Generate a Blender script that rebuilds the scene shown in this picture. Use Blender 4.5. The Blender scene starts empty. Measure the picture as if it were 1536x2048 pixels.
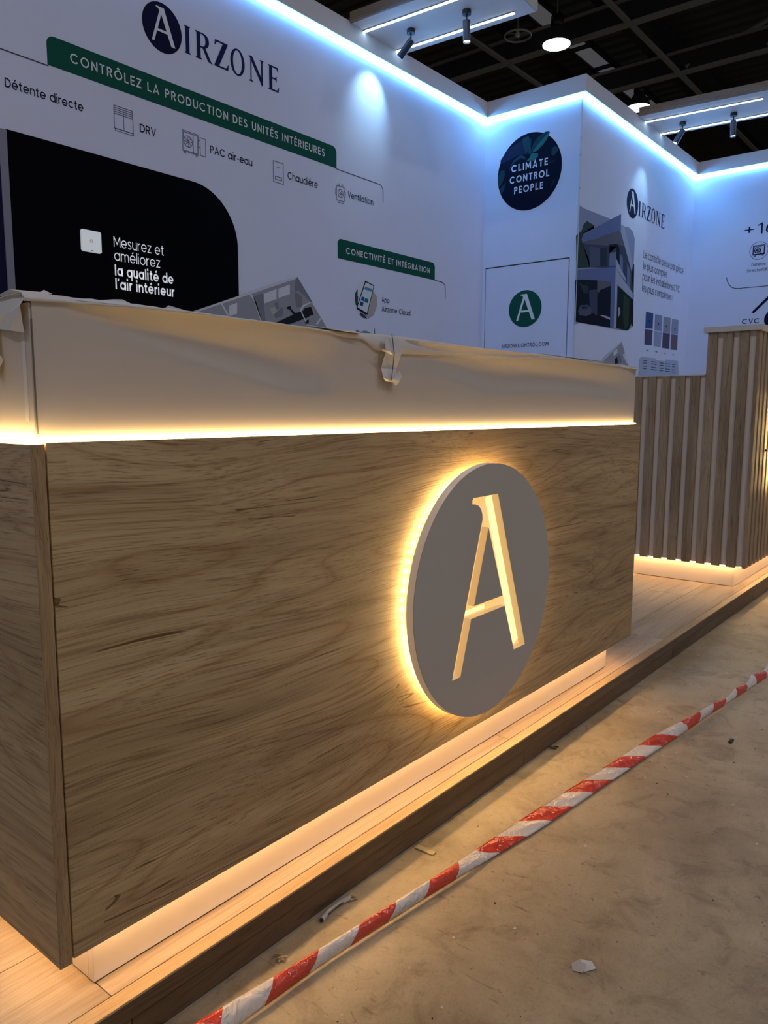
import bpy, bmesh, math, random
from mathutils import Vector, Matrix
random.seed(7)
C = bpy.context.scene.collection
scene = bpy.context.scene

# ---------------------------------------------------------------- camera
cd = bpy.data.cameras.new('camera')
cam = bpy.data.objects.new('camera', cd)
C.objects.link(cam)
F = Vector((0.76894673, 0.62579808, -0.13075813))
R = Vector((0.63149224, -0.77537746, 0.0027086))
U = Vector((0.09969187, 0.08465551, 0.9914106))
cam.matrix_world = Matrix(((R.x, U.x, -F.x, -0.53687), (R.y, U.y, -F.y, -1.04559), (R.z, U.z, -F.z, 0.95049), (0, 0, 0, 1)))
cd.sensor_fit = 'VERTICAL'
cd.sensor_height = 36.0
cd.lens = 1537.25 / 2048 * 36.0
cd.clip_start = 0.02
cd.clip_end = 200
scene.camera = cam

# ---------------------------------------------------------------- world, lamps of the hall, exposure
scene.view_settings.view_transform = 'Standard'
scene.view_settings.look = 'None'
scene.view_settings.gamma = 1.0
scene.view_settings.use_curve_mapping = False
scene.view_settings.exposure = 0.0
scene.cycles.use_denoising = True
scene.cycles.max_bounces = 8
scene.cycles.sample_clamp_indirect = 6.0
w = bpy.data.worlds.new('hall_air')
scene.world = w
w.use_nodes = True
w.node_tree.nodes['Background'].inputs[0].default_value = (0.88, 0.90, 1.0, 1)
w.node_tree.nodes['Background'].inputs[1].default_value = 0.19

def area_light(name, loc, size, power, col):
    l = bpy.data.lights.new(name, 'AREA')
    l.shape = 'DISK'
    l.size = size
    l.energy = power
    l.color = col
    o = bpy.data.objects.new(name, l)
    o.location = loc
    C.objects.link(o)
    return o

for i, (x, y) in enumerate([(-4.5, -5.5), (1.5, -5.5), (6.5, -7.0), (-4.5, 1.0), (4.0, -11.0)]):
    area_light('hall_lamp_light', (x, y, 8.6), 0.7, 120, (0.97, 0.93, 1.0))

WARM = (1.0, 0.66, 0.25)
COOL = (0.13, 0.47, 1.0)
KWARM = (1.0, 0.61, 0.28)

# ---------------------------------------------------------------- dimensions (metres; platform top is z = 0)
YA, XC, YB, XD = 3.151, 6.152, 2.151, 9.244      # booth walls
ZG = -0.093                                       # hall floor
L = 2.214                                         # counter length
ZTRIM0, ZTRIM1 = 3.725, 3.865

# ---------------------------------------------------------------- materials
def new_mat(name):
    m = bpy.data.materials.new(name)
    m.use_nodes = True
    return m, m.node_tree.nodes, m.node_tree.links, m.node_tree.nodes['Principled BSDF']

_pc = {}
def plain(name, col, rough=0.6, metal=0.0, spec=0.5):
    if name in _pc: return _pc[name]
    m, n, l, b = new_mat(name)
    b.inputs['Roughness'].default_value = rough
    b.inputs['Metallic'].default_value = metal
    b.inputs['Specular IOR Level'].default_value = spec
    # a breath of tone variation so that no surface is dead flat
    tc = n.new('ShaderNodeTexCoord'); nz = n.new('ShaderNodeTexNoise'); nz.inputs['Scale'].default_value = 3.0
    nz.inputs['Detail'].default_value = 4
    mx = n.new('ShaderNodeMixRGB'); mx.blend_type = 'MIX'
    mx.inputs[1].default_value = (*[c * 0.96 for c in col], 1); mx.inputs[2].default_value = (*[min(1, c * 1.03) for c in col], 1)
    l.new(tc.outputs['Object'], nz.inputs['Vector']); l.new(nz.outputs['Fac'], mx.inputs[0]); l.new(mx.outputs[0], b.inputs['Base Color'])
    _pc[name] = m
    return m

def glow(name, col, strength, base=0.8):
    if name in _pc: return _pc[name]
    m, n, l, b = new_mat(name)
    b.inputs['Base Color'].default_value = (base, base, base, 1)
    b.inputs['Emission Color'].default_value = (*col, 1)
    b.inputs['Emission Strength'].default_value = strength
    _pc[name] = m
    return m

def wood(name, along, base, dark, light, scale=1.0, fibre=1.0, crack=0.5, rough=0.5, vary=0.0, bump=0.15, meander=0.10, rg=0.3):
    """oak-like laminate; along = 0, 1 or 2, the axis the grain runs along (object space)"""
    m, n, l, b = new_mat(name)
    tc = n.new('ShaderNodeTexCoord')
    oi = n.new('ShaderNodeObjectInfo')
    off = n.new('ShaderNodeVectorMath'); off.operation = 'SCALE'; off.inputs[0].default_value = (7.3, 3.1, 5.7)
    l.new(oi.outputs['Random'], off.inputs['Scale'])
    add = n.new('ShaderNodeVectorMath'); add.operation = 'ADD'
    l.new(tc.outputs['Object'], add.inputs[0]); l.new(off.outputs[0], add.inputs[1])
    def mapped(sa, sc):
        mp = n.new('ShaderNodeMapping')
        s = [sc * scale] * 3; s[along] = sa * scale
        mp.inputs['Scale'].default_value = s
        l.new(add.outputs[0], mp.inputs['Vector'])
        return mp.outputs[0]
    # slow meander that bends the fibres round the knots
    wn = n.new('ShaderNodeTexNoise'); wn.inputs['Scale'].default_value = 1.0; wn.inputs['Detail'].default_value = 2.0
    l.new(mapped(0.9, 2.6), wn.inputs['Vector'])
    ws = n.new('ShaderNodeVectorMath'); ws.operation = 'SCALE'; ws.inputs['Scale'].default_value = meander
    l.new(wn.outputs['Color'], ws.inputs[0])
    wa = n.new('ShaderNodeVectorMath'); wa.operation = 'ADD'
    l.new(add.outputs[0], wa.inputs[0]); l.new(ws.outputs[0], wa.inputs[1])
    def mapped2(sa, sc):
        mp = n.new('ShaderNodeMapping')
        s = [sc * scale] * 3; s[along] = sa * scale
        mp.inputs['Scale'].default_value = s
        l.new(wa.outputs[0], mp.inputs['Vector'])
        return mp.outputs[0]
    def noise(vec, detail, rough_, dist=0.0):
        t = n.new('ShaderNodeTexNoise'); t.inputs['Scale'].default_value = 1.0
        t.inputs['Detail'].default_value = detail; t.inputs['Roughness'].default_value = rough_; t.inputs['Distortion'].default_value = dist
        l.new(vec, t.inputs['Vector']); return t.outputs['Fac']
    def ramp(v, stops):
        r = n.new('ShaderNodeValToRGB')
        while len(r.color_ramp.elements) < len(stops): r.color_ramp.elements.new(0.5)
        for e, (p, c) in zip(r.color_ramp.elements, stops):
            e.position = p; e.color = (*c, 1)
        l.new(v, r.inputs[0]); return r.outputs[0]
    big = ramp(noise(mapped2(0.9, 7.0), 4, 0.55, 0.6), [(0.33, dark), (0.5, base), (0.68, light)])
    ring = ramp(noise(mapped2(1.1, 26.0), 5, 0.6, 0.4), [(0.34, (0.62, 0.55, 0.48)), (0.46, (0.95, 0.93, 0.9)), (0.62, (1.08, 1.06, 1.03))])
    fib = ramp(noise(mapped2(4.0, 330.0), 3, 0.6), [(0.34, (0.52, 0.45, 0.38)), (0.48, (0.97, 0.96, 0.95)), (0.7, (1.07, 1.07, 1.06))])
    crk = ramp(noise(mapped2(3.6, 120.0), 3, 0.45, 0.2), [(0.255, (0.30, 0.23, 0.16)), (0.30, (1, 1, 1)), (1.0, (1, 1, 1))])
    def mul(a, bb, f):
        mx = n.new('ShaderNodeMixRGB'); mx.blend_type = 'MULTIPLY'; mx.inputs[0].default_value = f
        l.new(a, mx.inputs[1]); l.new(bb, mx.inputs[2]); return mx.outputs[0]
    def math_(op, a, bb):
        t = n.new('ShaderNodeMath'); t.operation = op
        for k, q in enumerate((a, bb)):
            if q is None: continue
            if isinstance(q, (int, float)): t.inputs[k].default_value = q
            else: l.new(q, t.inputs[k])
        return t.outputs[0]
    # growth rings: contour lines of a slow stretched field; they close into ovals like plain-sawn oak
    slow = noise(mapped2(0.50, 4.6), 1.4, 0.45, 0.15)
    cont = math_('PINGPONG', math_('MULTIPLY', slow, 21.0), 0.5)
    rings = ramp(cont, [(0.0, (0.66, 0.54, 0.44)), (0.05, (0.86, 0.79, 0.72)), (0.20, (1, 1, 1))])
    # a few long drying cracks: one contour of a second field, shown only in patches
    cf = math_('ABSOLUTE', math_('SUBTRACT', noise(mapped(0.7, 9.0), 2.2, 0.5, 0.0), 0.5), None)
    mask = math_('GREATER_THAN', noise(mapped(2.1, 5.0), 1, 0.5), 0.585)
    line = math_('MULTIPLY', math_('LESS_THAN', cf, 0.0030), mask)
    cracks = ramp(line, [(0.0, (1, 1, 1)), (1.0, (0.40, 0.32, 0.25))])
    c = mul(big, ring, 0.6)
    c = mul(c, rings, rg)
    c = mul(c, cracks, crack)
    c = mul(c, fib, fibre * 0.8)
    c = mul(c, crk, crack)
    if vary:
        hs = n.new('ShaderNodeHueSaturation')
        mr = n.new('ShaderNodeMapRange'); mr.inputs['To Min'].default_value = 1 - vary; mr.inputs['To Max'].default_value = 1 + vary
        l.new(oi.outputs['Random'], mr.inputs['Value']); l.new(mr.outputs[0], hs.inputs['Value']); l.new(c, hs.inputs['Color']); c = hs.outputs[0]
    l.new(c, b.inputs['Base Color'])
    b.inputs['Roughness'].default_value = rough
    bp = n.new('ShaderNodeBump'); bp.inputs['Strength'].default_value = bump; bp.inputs['Distance'].default_value = 0.001
    bw = n.new('ShaderNodeRGBToBW'); l.new(fib, bw.inputs[0]); l.new(bw.outputs[0], bp.inputs['Height']); l.new(bp.outputs[0], b.inputs['Normal'])
    return m

OAK = ((0.45, 0.315, 0.160), (0.37, 0.255, 0.125), (0.51, 0.37, 0.195))
M = {}
M['oak_x'] = wood('oak_panel', 0, *OAK, meander=0.13, rg=0.8, crack=1.0, bump=0.35)
M['oak_y'] = wood('oak_side_panel', 1, *OAK, meander=0.13, rg=0.55, crack=1.0, bump=0.35)
M['oak_edge'] = wood('oak_edge_band', 2, (0.36, 0.235, 0.12), (0.25, 0.155, 0.075), (0.43, 0.29, 0.155), scale=2.0, crack=0.2)
M['oak_z'] = wood('oak_slat', 2, (0.36, 0.265, 0.17), (0.27, 0.19, 0.115), (0.43, 0.325, 0.215), crack=0.7, vary=0.06)
M['plank'] = wood('laminate_plank', 0, (0.47, 0.365, 0.25), (0.36, 0.275, 0.185), (0.55, 0.44, 0.31), crack=0.25, fibre=0.5, rough=0.42, vary=0.09, bump=0.1)
M['nosing'] = wood('oak_nosing', 0, (0.50, 0.35, 0.185), (0.43, 0.29, 0.15), (0.55, 0.40, 0.22), crack=0.2, fibre=0.5, rough=0.4)
M['fascia'] = wood('dark_oak_fascia', 0, (0.13, 0.085, 0.047), (0.095, 0.06, 0.033), (0.17, 0.115, 0.068), crack=0.5, rough=0.45, vary=0.12)
M['canopy_wood'] = wood('canopy_board', 1, (0.30, 0.25, 0.205), (0.23, 0.19, 0.155), (0.36, 0.30, 0.25), crack=0.3, rough=0.6)
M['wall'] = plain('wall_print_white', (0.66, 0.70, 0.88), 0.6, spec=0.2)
M['trim'] = plain('trim_white', (0.62, 0.62, 0.66), 0.55)
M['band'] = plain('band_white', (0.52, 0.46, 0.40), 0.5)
M['paper'] = plain('paper_white', (0.60, 0.57, 0.55), 0.6)
M['kick'] = plain('kick_white', (0.80, 0.70, 0.57), 0.4)
M['sign_face'] = plain('sign_face_grey', (0.46, 0.42, 0.37), 0.4)
M['sign_rim'] = glow('sign_rim_glow', (1.0, 0.70, 0.42), 0.13, 0.7)  # faint warm glow put into the rim, standing in for the halo's light
M['beige'] = plain('slat_backing_beige', (0.80, 0.72, 0.65), 0.6)
M['cap'] = plain('cap_beige', (0.58, 0.55, 0.50), 0.5)
M['canopy'] = plain('canopy_underside', (0.84, 0.85, 0.88), 0.5)
M['black'] = plain('black_plastic', (0.012, 0.012, 0.014), 0.4)
M['navymetal'] = plain('spot_body_navy', (0.03, 0.04, 0.07), 0.35)
M['steel'] = plain('roof_steel', (0.34, 0.335, 0.33), 0.6)
M['steel_dark'] = plain('roof_steel_dark', (0.045, 0.042, 0.042), 0.7)
M['duct'] = plain('duct_violet_black', (0.028, 0.025, 0.035), 0.6)
M['deck'] = plain('roof_deck', (0.10, 0.102, 0.095), 0.8)
M['hallwall'] = plain('hall_wall', (0.02, 0.018, 0.017), 0.8)
M['alum'] = plain('aluminium', (0.5, 0.5, 0.52), 0.35, 0.8)
M['led_cool'] = glow('led_strip_cool', COOL, 56.0)
M['led_canopy'] = glow('led_profile_white', (0.55, 0.78, 1.0), 11.0)
M['led_warm'] = glow('led_strip_warm', WARM, 20.0)
M['led_kick'] = glow('led_kick_warm', KWARM, 22.0)
M['led_kick_far'] = glow('led_kick_far', KWARM, 19.0)
M['led_chip'] = glow('led_chip_warm', WARM, 170.0)
M['led_letter'] = glow('letter_light', (1.0, 0.54, 0.15), 0.95, 0.3)
M['lens'] = glow('spot_lens', (0.8, 0.9, 1.0), 9.0)
M['bay'] = glow('high_bay_glass', (1.0, 0.98, 0.95), 7.0)
M['rooflight'] = glow('dim_rooflight', (0.9, 0.92, 1.0), 0.06, 0.25)

# flat print inks
for k, c in dict(green=(0.010, 0.085, 0.062), ink=(0.010, 0.011, 0.040), navy=(0.016, 0.020, 0.085), grey_ink=(0.12, 0.13, 0.20), black=(0.002, 0.002, 0.004),
                 white=(0.72, 0.74, 0.80), circle=(0.006, 0.008, 0.022), thinline=(0.035, 0.06, 0.085),
                 pl_mid=(.30, .31, .36), pl_lite=(.60, .61, .68), pl_dark=(.20, .21, .25), pl_win=(.62, .64, .72), pl_cream=(.40, .41, .38), pl_black=(.02, .022, .03),
                 ph_green=(.03, .06, .05), ph_white=(.7, .7, .75), ph_dark=(.05, .06, .07), ph_skin=(.42, .38, .38), ph_edge=(.02, .02, .03), ph_screen=(.62, .70, .80),
                 ph_teal=(.08, .28, .42), ph_blue=(.02, .08, .40), ph_tgreen=(.01, .18, .16), ph_navy=(.03, .06, .17), ph_tealgrey=(.18, .28, .32),
                 lf_navy2=(.014, .022, .055), lf_mid=(.018, .055, .075), lf_dark=(.010, .05, .06), lf_lit=(.03, .14, .13), lf_dark2=(.012, .022, .04),
                 hs_sky=(.26, .30, .46), hs_grey=(.36, .40, .52), hs_tree=(.035, .055, .045), hs_tree2=(.03, .05, .045), hs_roof=(.13, .17, .34), hs_dark=(.055, .065, .11),
                 hs_soffit=(.12, .12, .15), hs_wallg=(.08, .10, .16), hs_glass=(.03, .035, .06), hs_glassl=(.15, .19, .32), hs_black=(.010, .012, .022),
                 hs_pale=(.36, .40, .52), hs_car=(.09, .10, .16), hs_table=(.4, .4, .5), hs_hedge0=(.012, .022, .018), hs_hedge=(.03, .055, .03),
                 sw_blue=(.05, .09, .24), sw_room=(.09, .08, .14), sw_grey1=(.24, .28, .42), sw_room2=(.30, .36, .5), sw_grey2=(.28, .29, .38), sw_room3=(.17, .12, .16),
                 sw_grey3=(.27, .31, .46), sw_panel=(.40, .46, .62), sw_paper=(.7, .72, .8)).items():
    M['i_' + k] = plain('ink_' + k, c, 0.6, spec=0.03)

def concrete():
    m, n, l, b = new_mat('concrete_floor')
    tc = n.new('ShaderNodeTexCoord')
    def noise(scale, detail, rough=0.6, dist=0.0, sx=1.0):
        mp = n.new('ShaderNodeMapping'); mp.inputs['Scale'].default_value = (sx, 1, 1)
        l.new(tc.outputs['Object'], mp.inputs['Vector'])
        t = n.new('ShaderNodeTexNoise'); t.inputs['Scale'].default_value = scale; t.inputs['Detail'].default_value = detail
        t.inputs['Roughness'].default_value = rough; t.inputs['Distortion'].default_value = dist
        l.new(mp.outputs[0], t.inputs['Vector']); return t.outputs['Fac']
    def ramp(v, stops):
        r = n.new('ShaderNodeValToRGB')
        while len(r.color_ramp.elements) < len(stops): r.color_ramp.elements.new(0.5)
        for e, (p, c) in zip(r.color_ramp.elements, stops): e.position = p; e.color = (*c, 1)
        l.new(v, r.inputs[0]); return r.outputs[0]
    def mul(a, bb, f):
        mx = n.new('ShaderNodeMixRGB'); mx.blend_type = 'MULTIPLY'; mx.inputs[0].default_value = f
        l.new(a, mx.inputs[1]); l.new(bb, mx.inputs[2]); return mx.outputs[0]
    c = ramp(noise(2.4, 8, 0.62, 0.4), [(0.30, (0.25, 0.19, 0.115)), (0.5, (0.37, 0.295, 0.185)), (0.68, (0.45, 0.37, 0.245))])
    c = mul(c, ramp(noise(9, 6, 0.7, 0.8), [(0.30, (0.58, 0.53, 0.48)), (0.48, (1, 1, 1)), (0.7, (1.1, 1.1, 1.12))]), 0.8)
    c = mul(c, ramp(noise(55, 4, 0.6, 0.5), [(0.27, (0.45, 0.38, 0.32)), (0.36, (1, 1, 1)), (1, (1, 1, 1))]), 0.8)
    c = mul(c, ramp(noise(14, 3, 0.5, 0.2, 6.0), [(0.27, (0.55, 0.5, 0.46)), (0.34, (1, 1, 1)), (1, (1, 1, 1))]), 0.7)
    c = mul(c, ramp(noise(220, 2, 0.5), [(0.3, (0.8, 0.78, 0.75)), (0.5, (1, 1, 1)), (1, (1.05, 1.05, 1.05))]), 0.6)
    l.new(c, b.inputs['Base Color'])
    b.inputs['Roughness'].default_value = 0.55
    bp = n.new('ShaderNodeBump'); bp.inputs['Strength'].default_value = 0.25; bp.inputs['Distance'].default_value = 0.002
    l.new(noise(40, 6, 0.7), bp.inputs['Height']); l.new(bp.outputs[0], b.inputs['Normal'])
    return m
M['concrete'] = concrete()

# ---------------------------------------------------------------- object helpers
def tag(o, label=None, cat=None, group=None, kind=None):
    if label: o['label'] = label
    if cat: o['category'] = cat
    if group: o['group'] = group
    if kind: o['kind'] = kind
    return o

def empty(name, loc=(0, 0, 0), label=None, cat=None, group=None):
    o = bpy.data.objects.new(name, None); C.objects.link(o); o.location = loc
    o.empty_display_size = 0.05
    return tag(o, label, cat, group)

def link(name, me, mats, parent=None):
    """a mesh given in world coordinates becomes a child of parent without moving"""
    o = bpy.data.objects.new(name, me); C.objects.link(o)
    for m in (mats if isinstance(mats, (list, tuple)) else [mats]): me.materials.append(m)
    if parent is not None:
        o.parent = parent
        p = parent; loc = Vector()
        while p is not None: loc += p.location; p = p.parent
        if loc.length > 0: o.location = -loc
        # keep the origin by the thing: shift the mesh instead of the object
        me.transform(Matrix.Translation(-loc)); o.location = (0, 0, 0)
    return o

def mesh_from(v, f, smooth=False):
    me = bpy.data.meshes.new('m'); me.from_pydata(v, [], f); me.update()
    if smooth:
        for p in me.polygons: p.use_smooth = True
    return me

def boxes(lst, bevel=0.0):
    """lst of (x0,x1,y0,y1,z0,z1) in one mesh"""
    bm = bmesh.new()
    for x0, x1, y0, y1, z0, z1 in lst:
        vs = [bm.verts.new(p) for p in ((x0, y0, z0), (x1, y0, z0), (x1, y1, z0), (x0, y1, z0), (x0, y0, z1), (x1, y0, z1), (x1, y1, z1), (x0, y1, z1))]
        for q in ((0, 3, 2, 1), (4, 5, 6, 7), (0, 1, 5, 4), (1, 2, 6, 5), (2, 3, 7, 6), (3, 0, 4, 7)): bm.faces.new([vs[i] for i in q])
    if bevel: bmesh.ops.bevel(bm, geom=bm.edges[:], offset=bevel, segments=2, affect='EDGES', profile=0.6)
    me = bpy.data.meshes.new('m'); bm.to_mesh(me); bm.free(); return me

def box(name, b, m, parent=None, bevel=0.0): return link(name, boxes([b], bevel), m, parent)

def cyl_me(p0, p1, r0, r1=None, seg=24, caps=True):
    r1 = r0 if r1 is None else r1
    p0 = Vector(p0); p1 = Vector(p1); d = (p1 - p0).normalized()
    a = d.orthogonal().normalized(); b = d.cross(a)
    v = []; f = []
    for p, r in ((p0, r0), (p1, r1)):
        for i in range(seg):
            t = 2 * math.pi * i / seg; v.append(p + a * (r * math.cos(t)) + b * (r * math.sin(t)))
    for i in range(seg): f.append((i, (i + 1) % seg, seg + (i + 1) % seg, seg + i))
    if caps: f.append(tuple(range(seg))[::-1]); f.append(tuple(range(seg, 2 * seg)))
    return mesh_from(v, f)

def lathe_me(c, prof, seg=32, axis='Z'):
    """prof list of (r, h) round the vertical through c"""
    v = []; f = []
    for r, h in prof:
        for i in range(seg):
            t = 2 * math.pi * i / seg; v.append((c[0] + r * math.cos(t), c[1] + r * math.sin(t), c[2] + h))
    for k in range(len(prof) - 1):
        for i in range(seg):
            j = (i + 1) % seg; f.append((k * seg + i, k * seg + j, (k + 1) * seg + j, (k + 1) * seg + i))
    return mesh_from(v, f, True)

def torus_me(c, R_, r, seg=40, k=8):
    v = []; f = []
    for i in range(seg):
        t = 2 * math.pi * i / seg
        for j in range(k):
            s = 2 * math.pi * j / k; q = R_ + r * math.cos(s); v.append((c[0] + q * math.cos(t), c[1] + q * math.sin(t), c[2] + r * math.sin(s)))
    for i in range(seg):
        for j in range(k): f.append((i * k + j, ((i + 1) % seg) * k + j, ((i + 1) % seg) * k + (j + 1) % k, i * k + (j + 1) % k))
    return mesh_from(v, f, True)

def join_me(ms):
    bm = bmesh.new()
    for m in ms: bm.from_mesh(m)
    me = bpy.data.meshes.new('m'); bm.to_mesh(me); bm.free(); return me

# walls as drawing planes: u runs along the wall, z is up, e is the distance in front of the wall
FR = {
    'A': lambda u, z, e: (u, YA - e, z),
    'B': lambda u, z, e: (XC - e, u, z),
    'C': lambda u, z, e: (u, YB - e, z),
    'D': lambda u, z, e: (XD - e, u, z),
    'S': lambda u, z, e: (u, -e, z),            # front face of the counter
}
def curve_mesh(cu):
    o = bpy.data.objects.new('tmp', cu); C.objects.link(o)
    dg = bpy.context.evaluated_depsgraph_get(); dg.update()
    me = bpy.data.meshes.new_from_object(o.evaluated_get(dg))
    bpy.data.objects.remove(o); bpy.data.curves.remove(cu)
    me.materials.clear()
    return me

def shape_me(splines, frame, e, thick=0.0006):
    """filled outline with holes (splines of (u, z)), thick metres proud, starting e in front of the wall"""
    cu = bpy.data.curves.new('tmp', 'CURVE'); cu.dimensions = '2D'; cu.fill_mode = 'BOTH'; cu.extrude = thick / 2
    for pts in splines:
        s = cu.splines.new('POLY'); s.points.add(len(pts) - 1); s.use_cyclic_u = True
        for p, q in zip(s.points, pts): p.co = (q[0], q[1], 0, 1)
    me = curve_mesh(cu); fr = FR[frame]
    for v in me.vertices: v.co = fr(v.co.x, v.co.y, e + thick / 2 + v.co.z)
    return me

def shape(name, splines, frame, e, mat, parent, thick=0.0006): return link(name, shape_me(splines, frame, e, thick), mat, parent)

def circle(cx, cz, r, n=64, ru=None): return [(cx + (ru or r) * math.cos(2 * math.pi * i / n), cz + r * math.sin(2 * math.pi * i / n)) for i in range(n)]

def rrect(u0, u1, z0, z1, r, corners='abcd', n=8):
    """a top-left, b top-right, c bottom-right, d bottom-left (u0 is the left end)"""
    s = 1 if u1 > u0 else -1; out = []
    for key, cu_, cz_, a0 in (('a', u0, z1, 180), ('b', u1, z1, 90), ('c', u1, z0, 0), ('d', u0, z0, 270)):
        if key in corners:
            ox = cu_ + (s * r if key in 'ad' else -s * r); oz = cz_ + (-r if key in 'ab' else r)
            for i in range(n + 1):
                t = math.radians(a0 - 90 * i / n); out.append((ox + s * r * math.cos(t), oz + r * math.sin(t)))
        else: out.append((cu_, cz_))
    return out

# monoline geometric lettering: every glyph is drawn from straight strokes and arcs, cap height 1
def glyph_strokes(ch, w):
    h = w / 2
    def A(cx, cy, rx, ry, a0, a1, n=16): return [(cx + rx * math.cos(math.radians(a0 + (a1 - a0) * i / n)), cy + ry * math.sin(math.radians(a0 + (a1 - a0) * i / n))) for i in range(n + 1)]
    X = 0.77
    acc = {'é': ('e', 'a'), 'è': ('e', 'g'), 'ô': ('o', 'c'), 'É': ('E', 'a'), 'Ô': ('O', 'c')}
    if ch in acc:
        b, k = acc[ch]; wd, st = glyph_strokes(b, w); m = wd / 2; z = 1.10 if b.isupper() else 0.90
        return wd, st + {'a': [[(m - .04, z), (m + .12, z + .17)]], 'g': [[(m + .04, z), (m - .12, z + .17)]], 'c': [[(m - .15, z), (m, z + .13), (m + .15, z)]]}[k]
    R_ = .5 - h; r = X / 2 - h
    G = {
     'I': (w, [[(h, 0), (h, 1)]]), 'L': (.52, [[(h, 1), (h, h), (.52, h)]]),
     'E': (.54, [[(.54, 1 - h), (h, 1 - h), (h, h), (.54, h)], [(h, .51), (.50, .51)]]),
     'T': (.62, [[(0, 1 - h), (.62, 1 - h)], [(.31, 1 - h), (.31, 0)]]),
     'Z': (.62, [[(.02, 1 - h), (.58, 1 - h), (.05, h), (.62, h)]]),
     'N': (.74, [[(h, 0), (h, 1)], [(h, .97), (.74 - h, .03)], [(.74 - h, 0), (.74 - h, 1)]]),
     'M': (.90, [[(h, 0), (h, 1)], [(h, .97), (.45, .28), (.90 - h, .97)], [(.90 - h, 0), (.90 - h, 1)]]),
     'A': (.82, [[(h * .8, 0), (.41, .97), (.82 - h * .8, 0)], [(.17, .29), (.65, .29)]]),
     'V': (.78, [[(h * .8, 1), (.39, .03), (.78 - h * .8, 1)]]),
     'U': (.70, [[(h, 1)] + A(.35, .35, .35 - h, .35 - h, 180, 360) + [(.70 - h, 1)]]),
     'O': (1.0, [A(.5, .5, R_, R_, 0, 360, 36)]), 'C': (.93, [A(.5, .5, R_, R_, 42, 318, 28)]),
     'G': (.98, [A(.5, .5, R_, R_, 42, 352, 30) + [(.5 + R_, .47), (.54, .47)]]),
     'D': (.76, [[(h, h), (h, 1 - h), (.28, 1 - h)] + A(.28, .5, .48 - h, R_, 90, -90, 18) + [(h, h)]]),
     'P': (.62, [[(h, 0), (h, 1 - h), (.32, 1 - h)] + A(.32, .70, .30 - h, .30 - h, 90, -90, 14) + [(h, .40 + h)]]),
     'R': (.64, [[(h, 0), (h, 1 - h), (.32, 1 - h)] + A(.32, .70, .30 - h, .30 - h, 90, -90, 14) + [(h, .40 + h)], [(.31, .42 + h), (.60, 0)]]),
     'S': (.60, [A(.30, .745, .27 - h * .6, .255 - h, 28, 270, 16) + A(.30, .265, .30 - h, .265 - h * .6, 90, -152, 16)]),
     '1': (.34, [[(.02, .80), (.34 - h, .97), (.34 - h, 0)]]), '6': (.66, [A(.33, .33, .33 - h, .33 - h, 0, 360, 28), [(.48, .98)] + A(.33 + .10, .36, .42 - h, .62, 128, 182, 10)]),
     '+': (.60, [[(0, .5), (.60, .5)], [(.30, .2), (.30, .8)]]), '-': (.34, [[(0, .36), (.34, .36)]]), '/': (.44, [[(0, -.12), (.44, 1.08)]]),
     '.': (w * 1.1, [[(h, 0), (h, w * 1.1)]]), '!': (w, [[(h, .30), (h, 1)], [(h, 0), (h, w)]]), '’': (w, [[(h + .03, 1.04), (h - .02, .80)]]),
     'o': (X, [A(X / 2, X / 2, r, r, 0, 360, 28)]), 'c': (.70, [A(X / 2, X / 2, r, r, 42, 318, 22)]),
     'e': (X, [[(h, X / 2 - .01), (X - h, X / 2 - .01)] + A(X / 2, X / 2, r, r, 0, 322, 26)]),
     'a': (X, [A(X / 2, X / 2, r, r, 0, 360, 28), [(X - h, 0), (X - h, X)]]),
     'd': (X, [A(X / 2, X / 2, r, r, 0, 360, 28), [(X - h, 0), (X - h, 1.07)]]),
     'q': (X, [A(X / 2, X / 2, r, r, 0, 360, 28), [(X - h, -.30), (X - h, X)]]),
     'p': (X, [A(X / 2, X / 2, r, r, 0, 360, 28), [(h, -.30), (h, X)]]),
     'n': (.64, [[(h, 0), (h, X)], A(.32, X - .32, .32 - h, .32 - h, 180, 0, 14) + [(.64 - h, 0)]]),
     'h': (.64, [[(h, 0), (h, 1.07)], A(.32, X - .32, .32 - h, .32 - h, 180, 0, 14) + [(.64 - h, 0)]]),
     'u': (.64, [[(.64 - h, 0), (.64 - h, X)], [(h, X)] + A(.32, .32, .32 - h, .32 - h, 180, 360, 14)]),
     'm': (1.04, [[(h, 0), (h, X)], A(.28, X - .28, .28 - h / 2 - .02, .28 - h, 180, 0, 12) + [(.52, 0)], A(.76, X - .28, .28 - h - .01, .28 - h, 170, 0, 12) + [(1.04 - h, 0)]]),
     'r': (.38, [[(h, 0), (h, X)], A(.34, X - .30, .30 - h + .02, .30 - h, 175, 80, 8)]),
     'i': (w * 1.2, [[(h, 0), (h, X)], [(h, .93), (h, .93 + w * 1.2)]]), 'l': (w, [[(h, 0), (h, 1.07)]]),
     't': (.42, [[(.19, .98)] + [(.19, .22), (.22, h + .04), (.32, h), (.40, h)], [(0, X - h), (.40, X - h)]]),
     's': (.50, [A(.25, .565, .22 - h * .6, .205 - h, 28, 270, 12) + A(.25, .205, .25 - h, .195 - h * .5, 90, -152, 12)]),
     'v': (.64, [[(h * .8, X), (.32, .03), (.64 - h * .8, X)]]), 'x': (.62, [[(.04, 0), (.58, X)], [(.04, X), (.58, 0)]]),
     'z': (.54, [[(.02, X - h), (.50, X - h), (.05, h), (.54, h)]]),
    }
    return G[ch]

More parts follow.
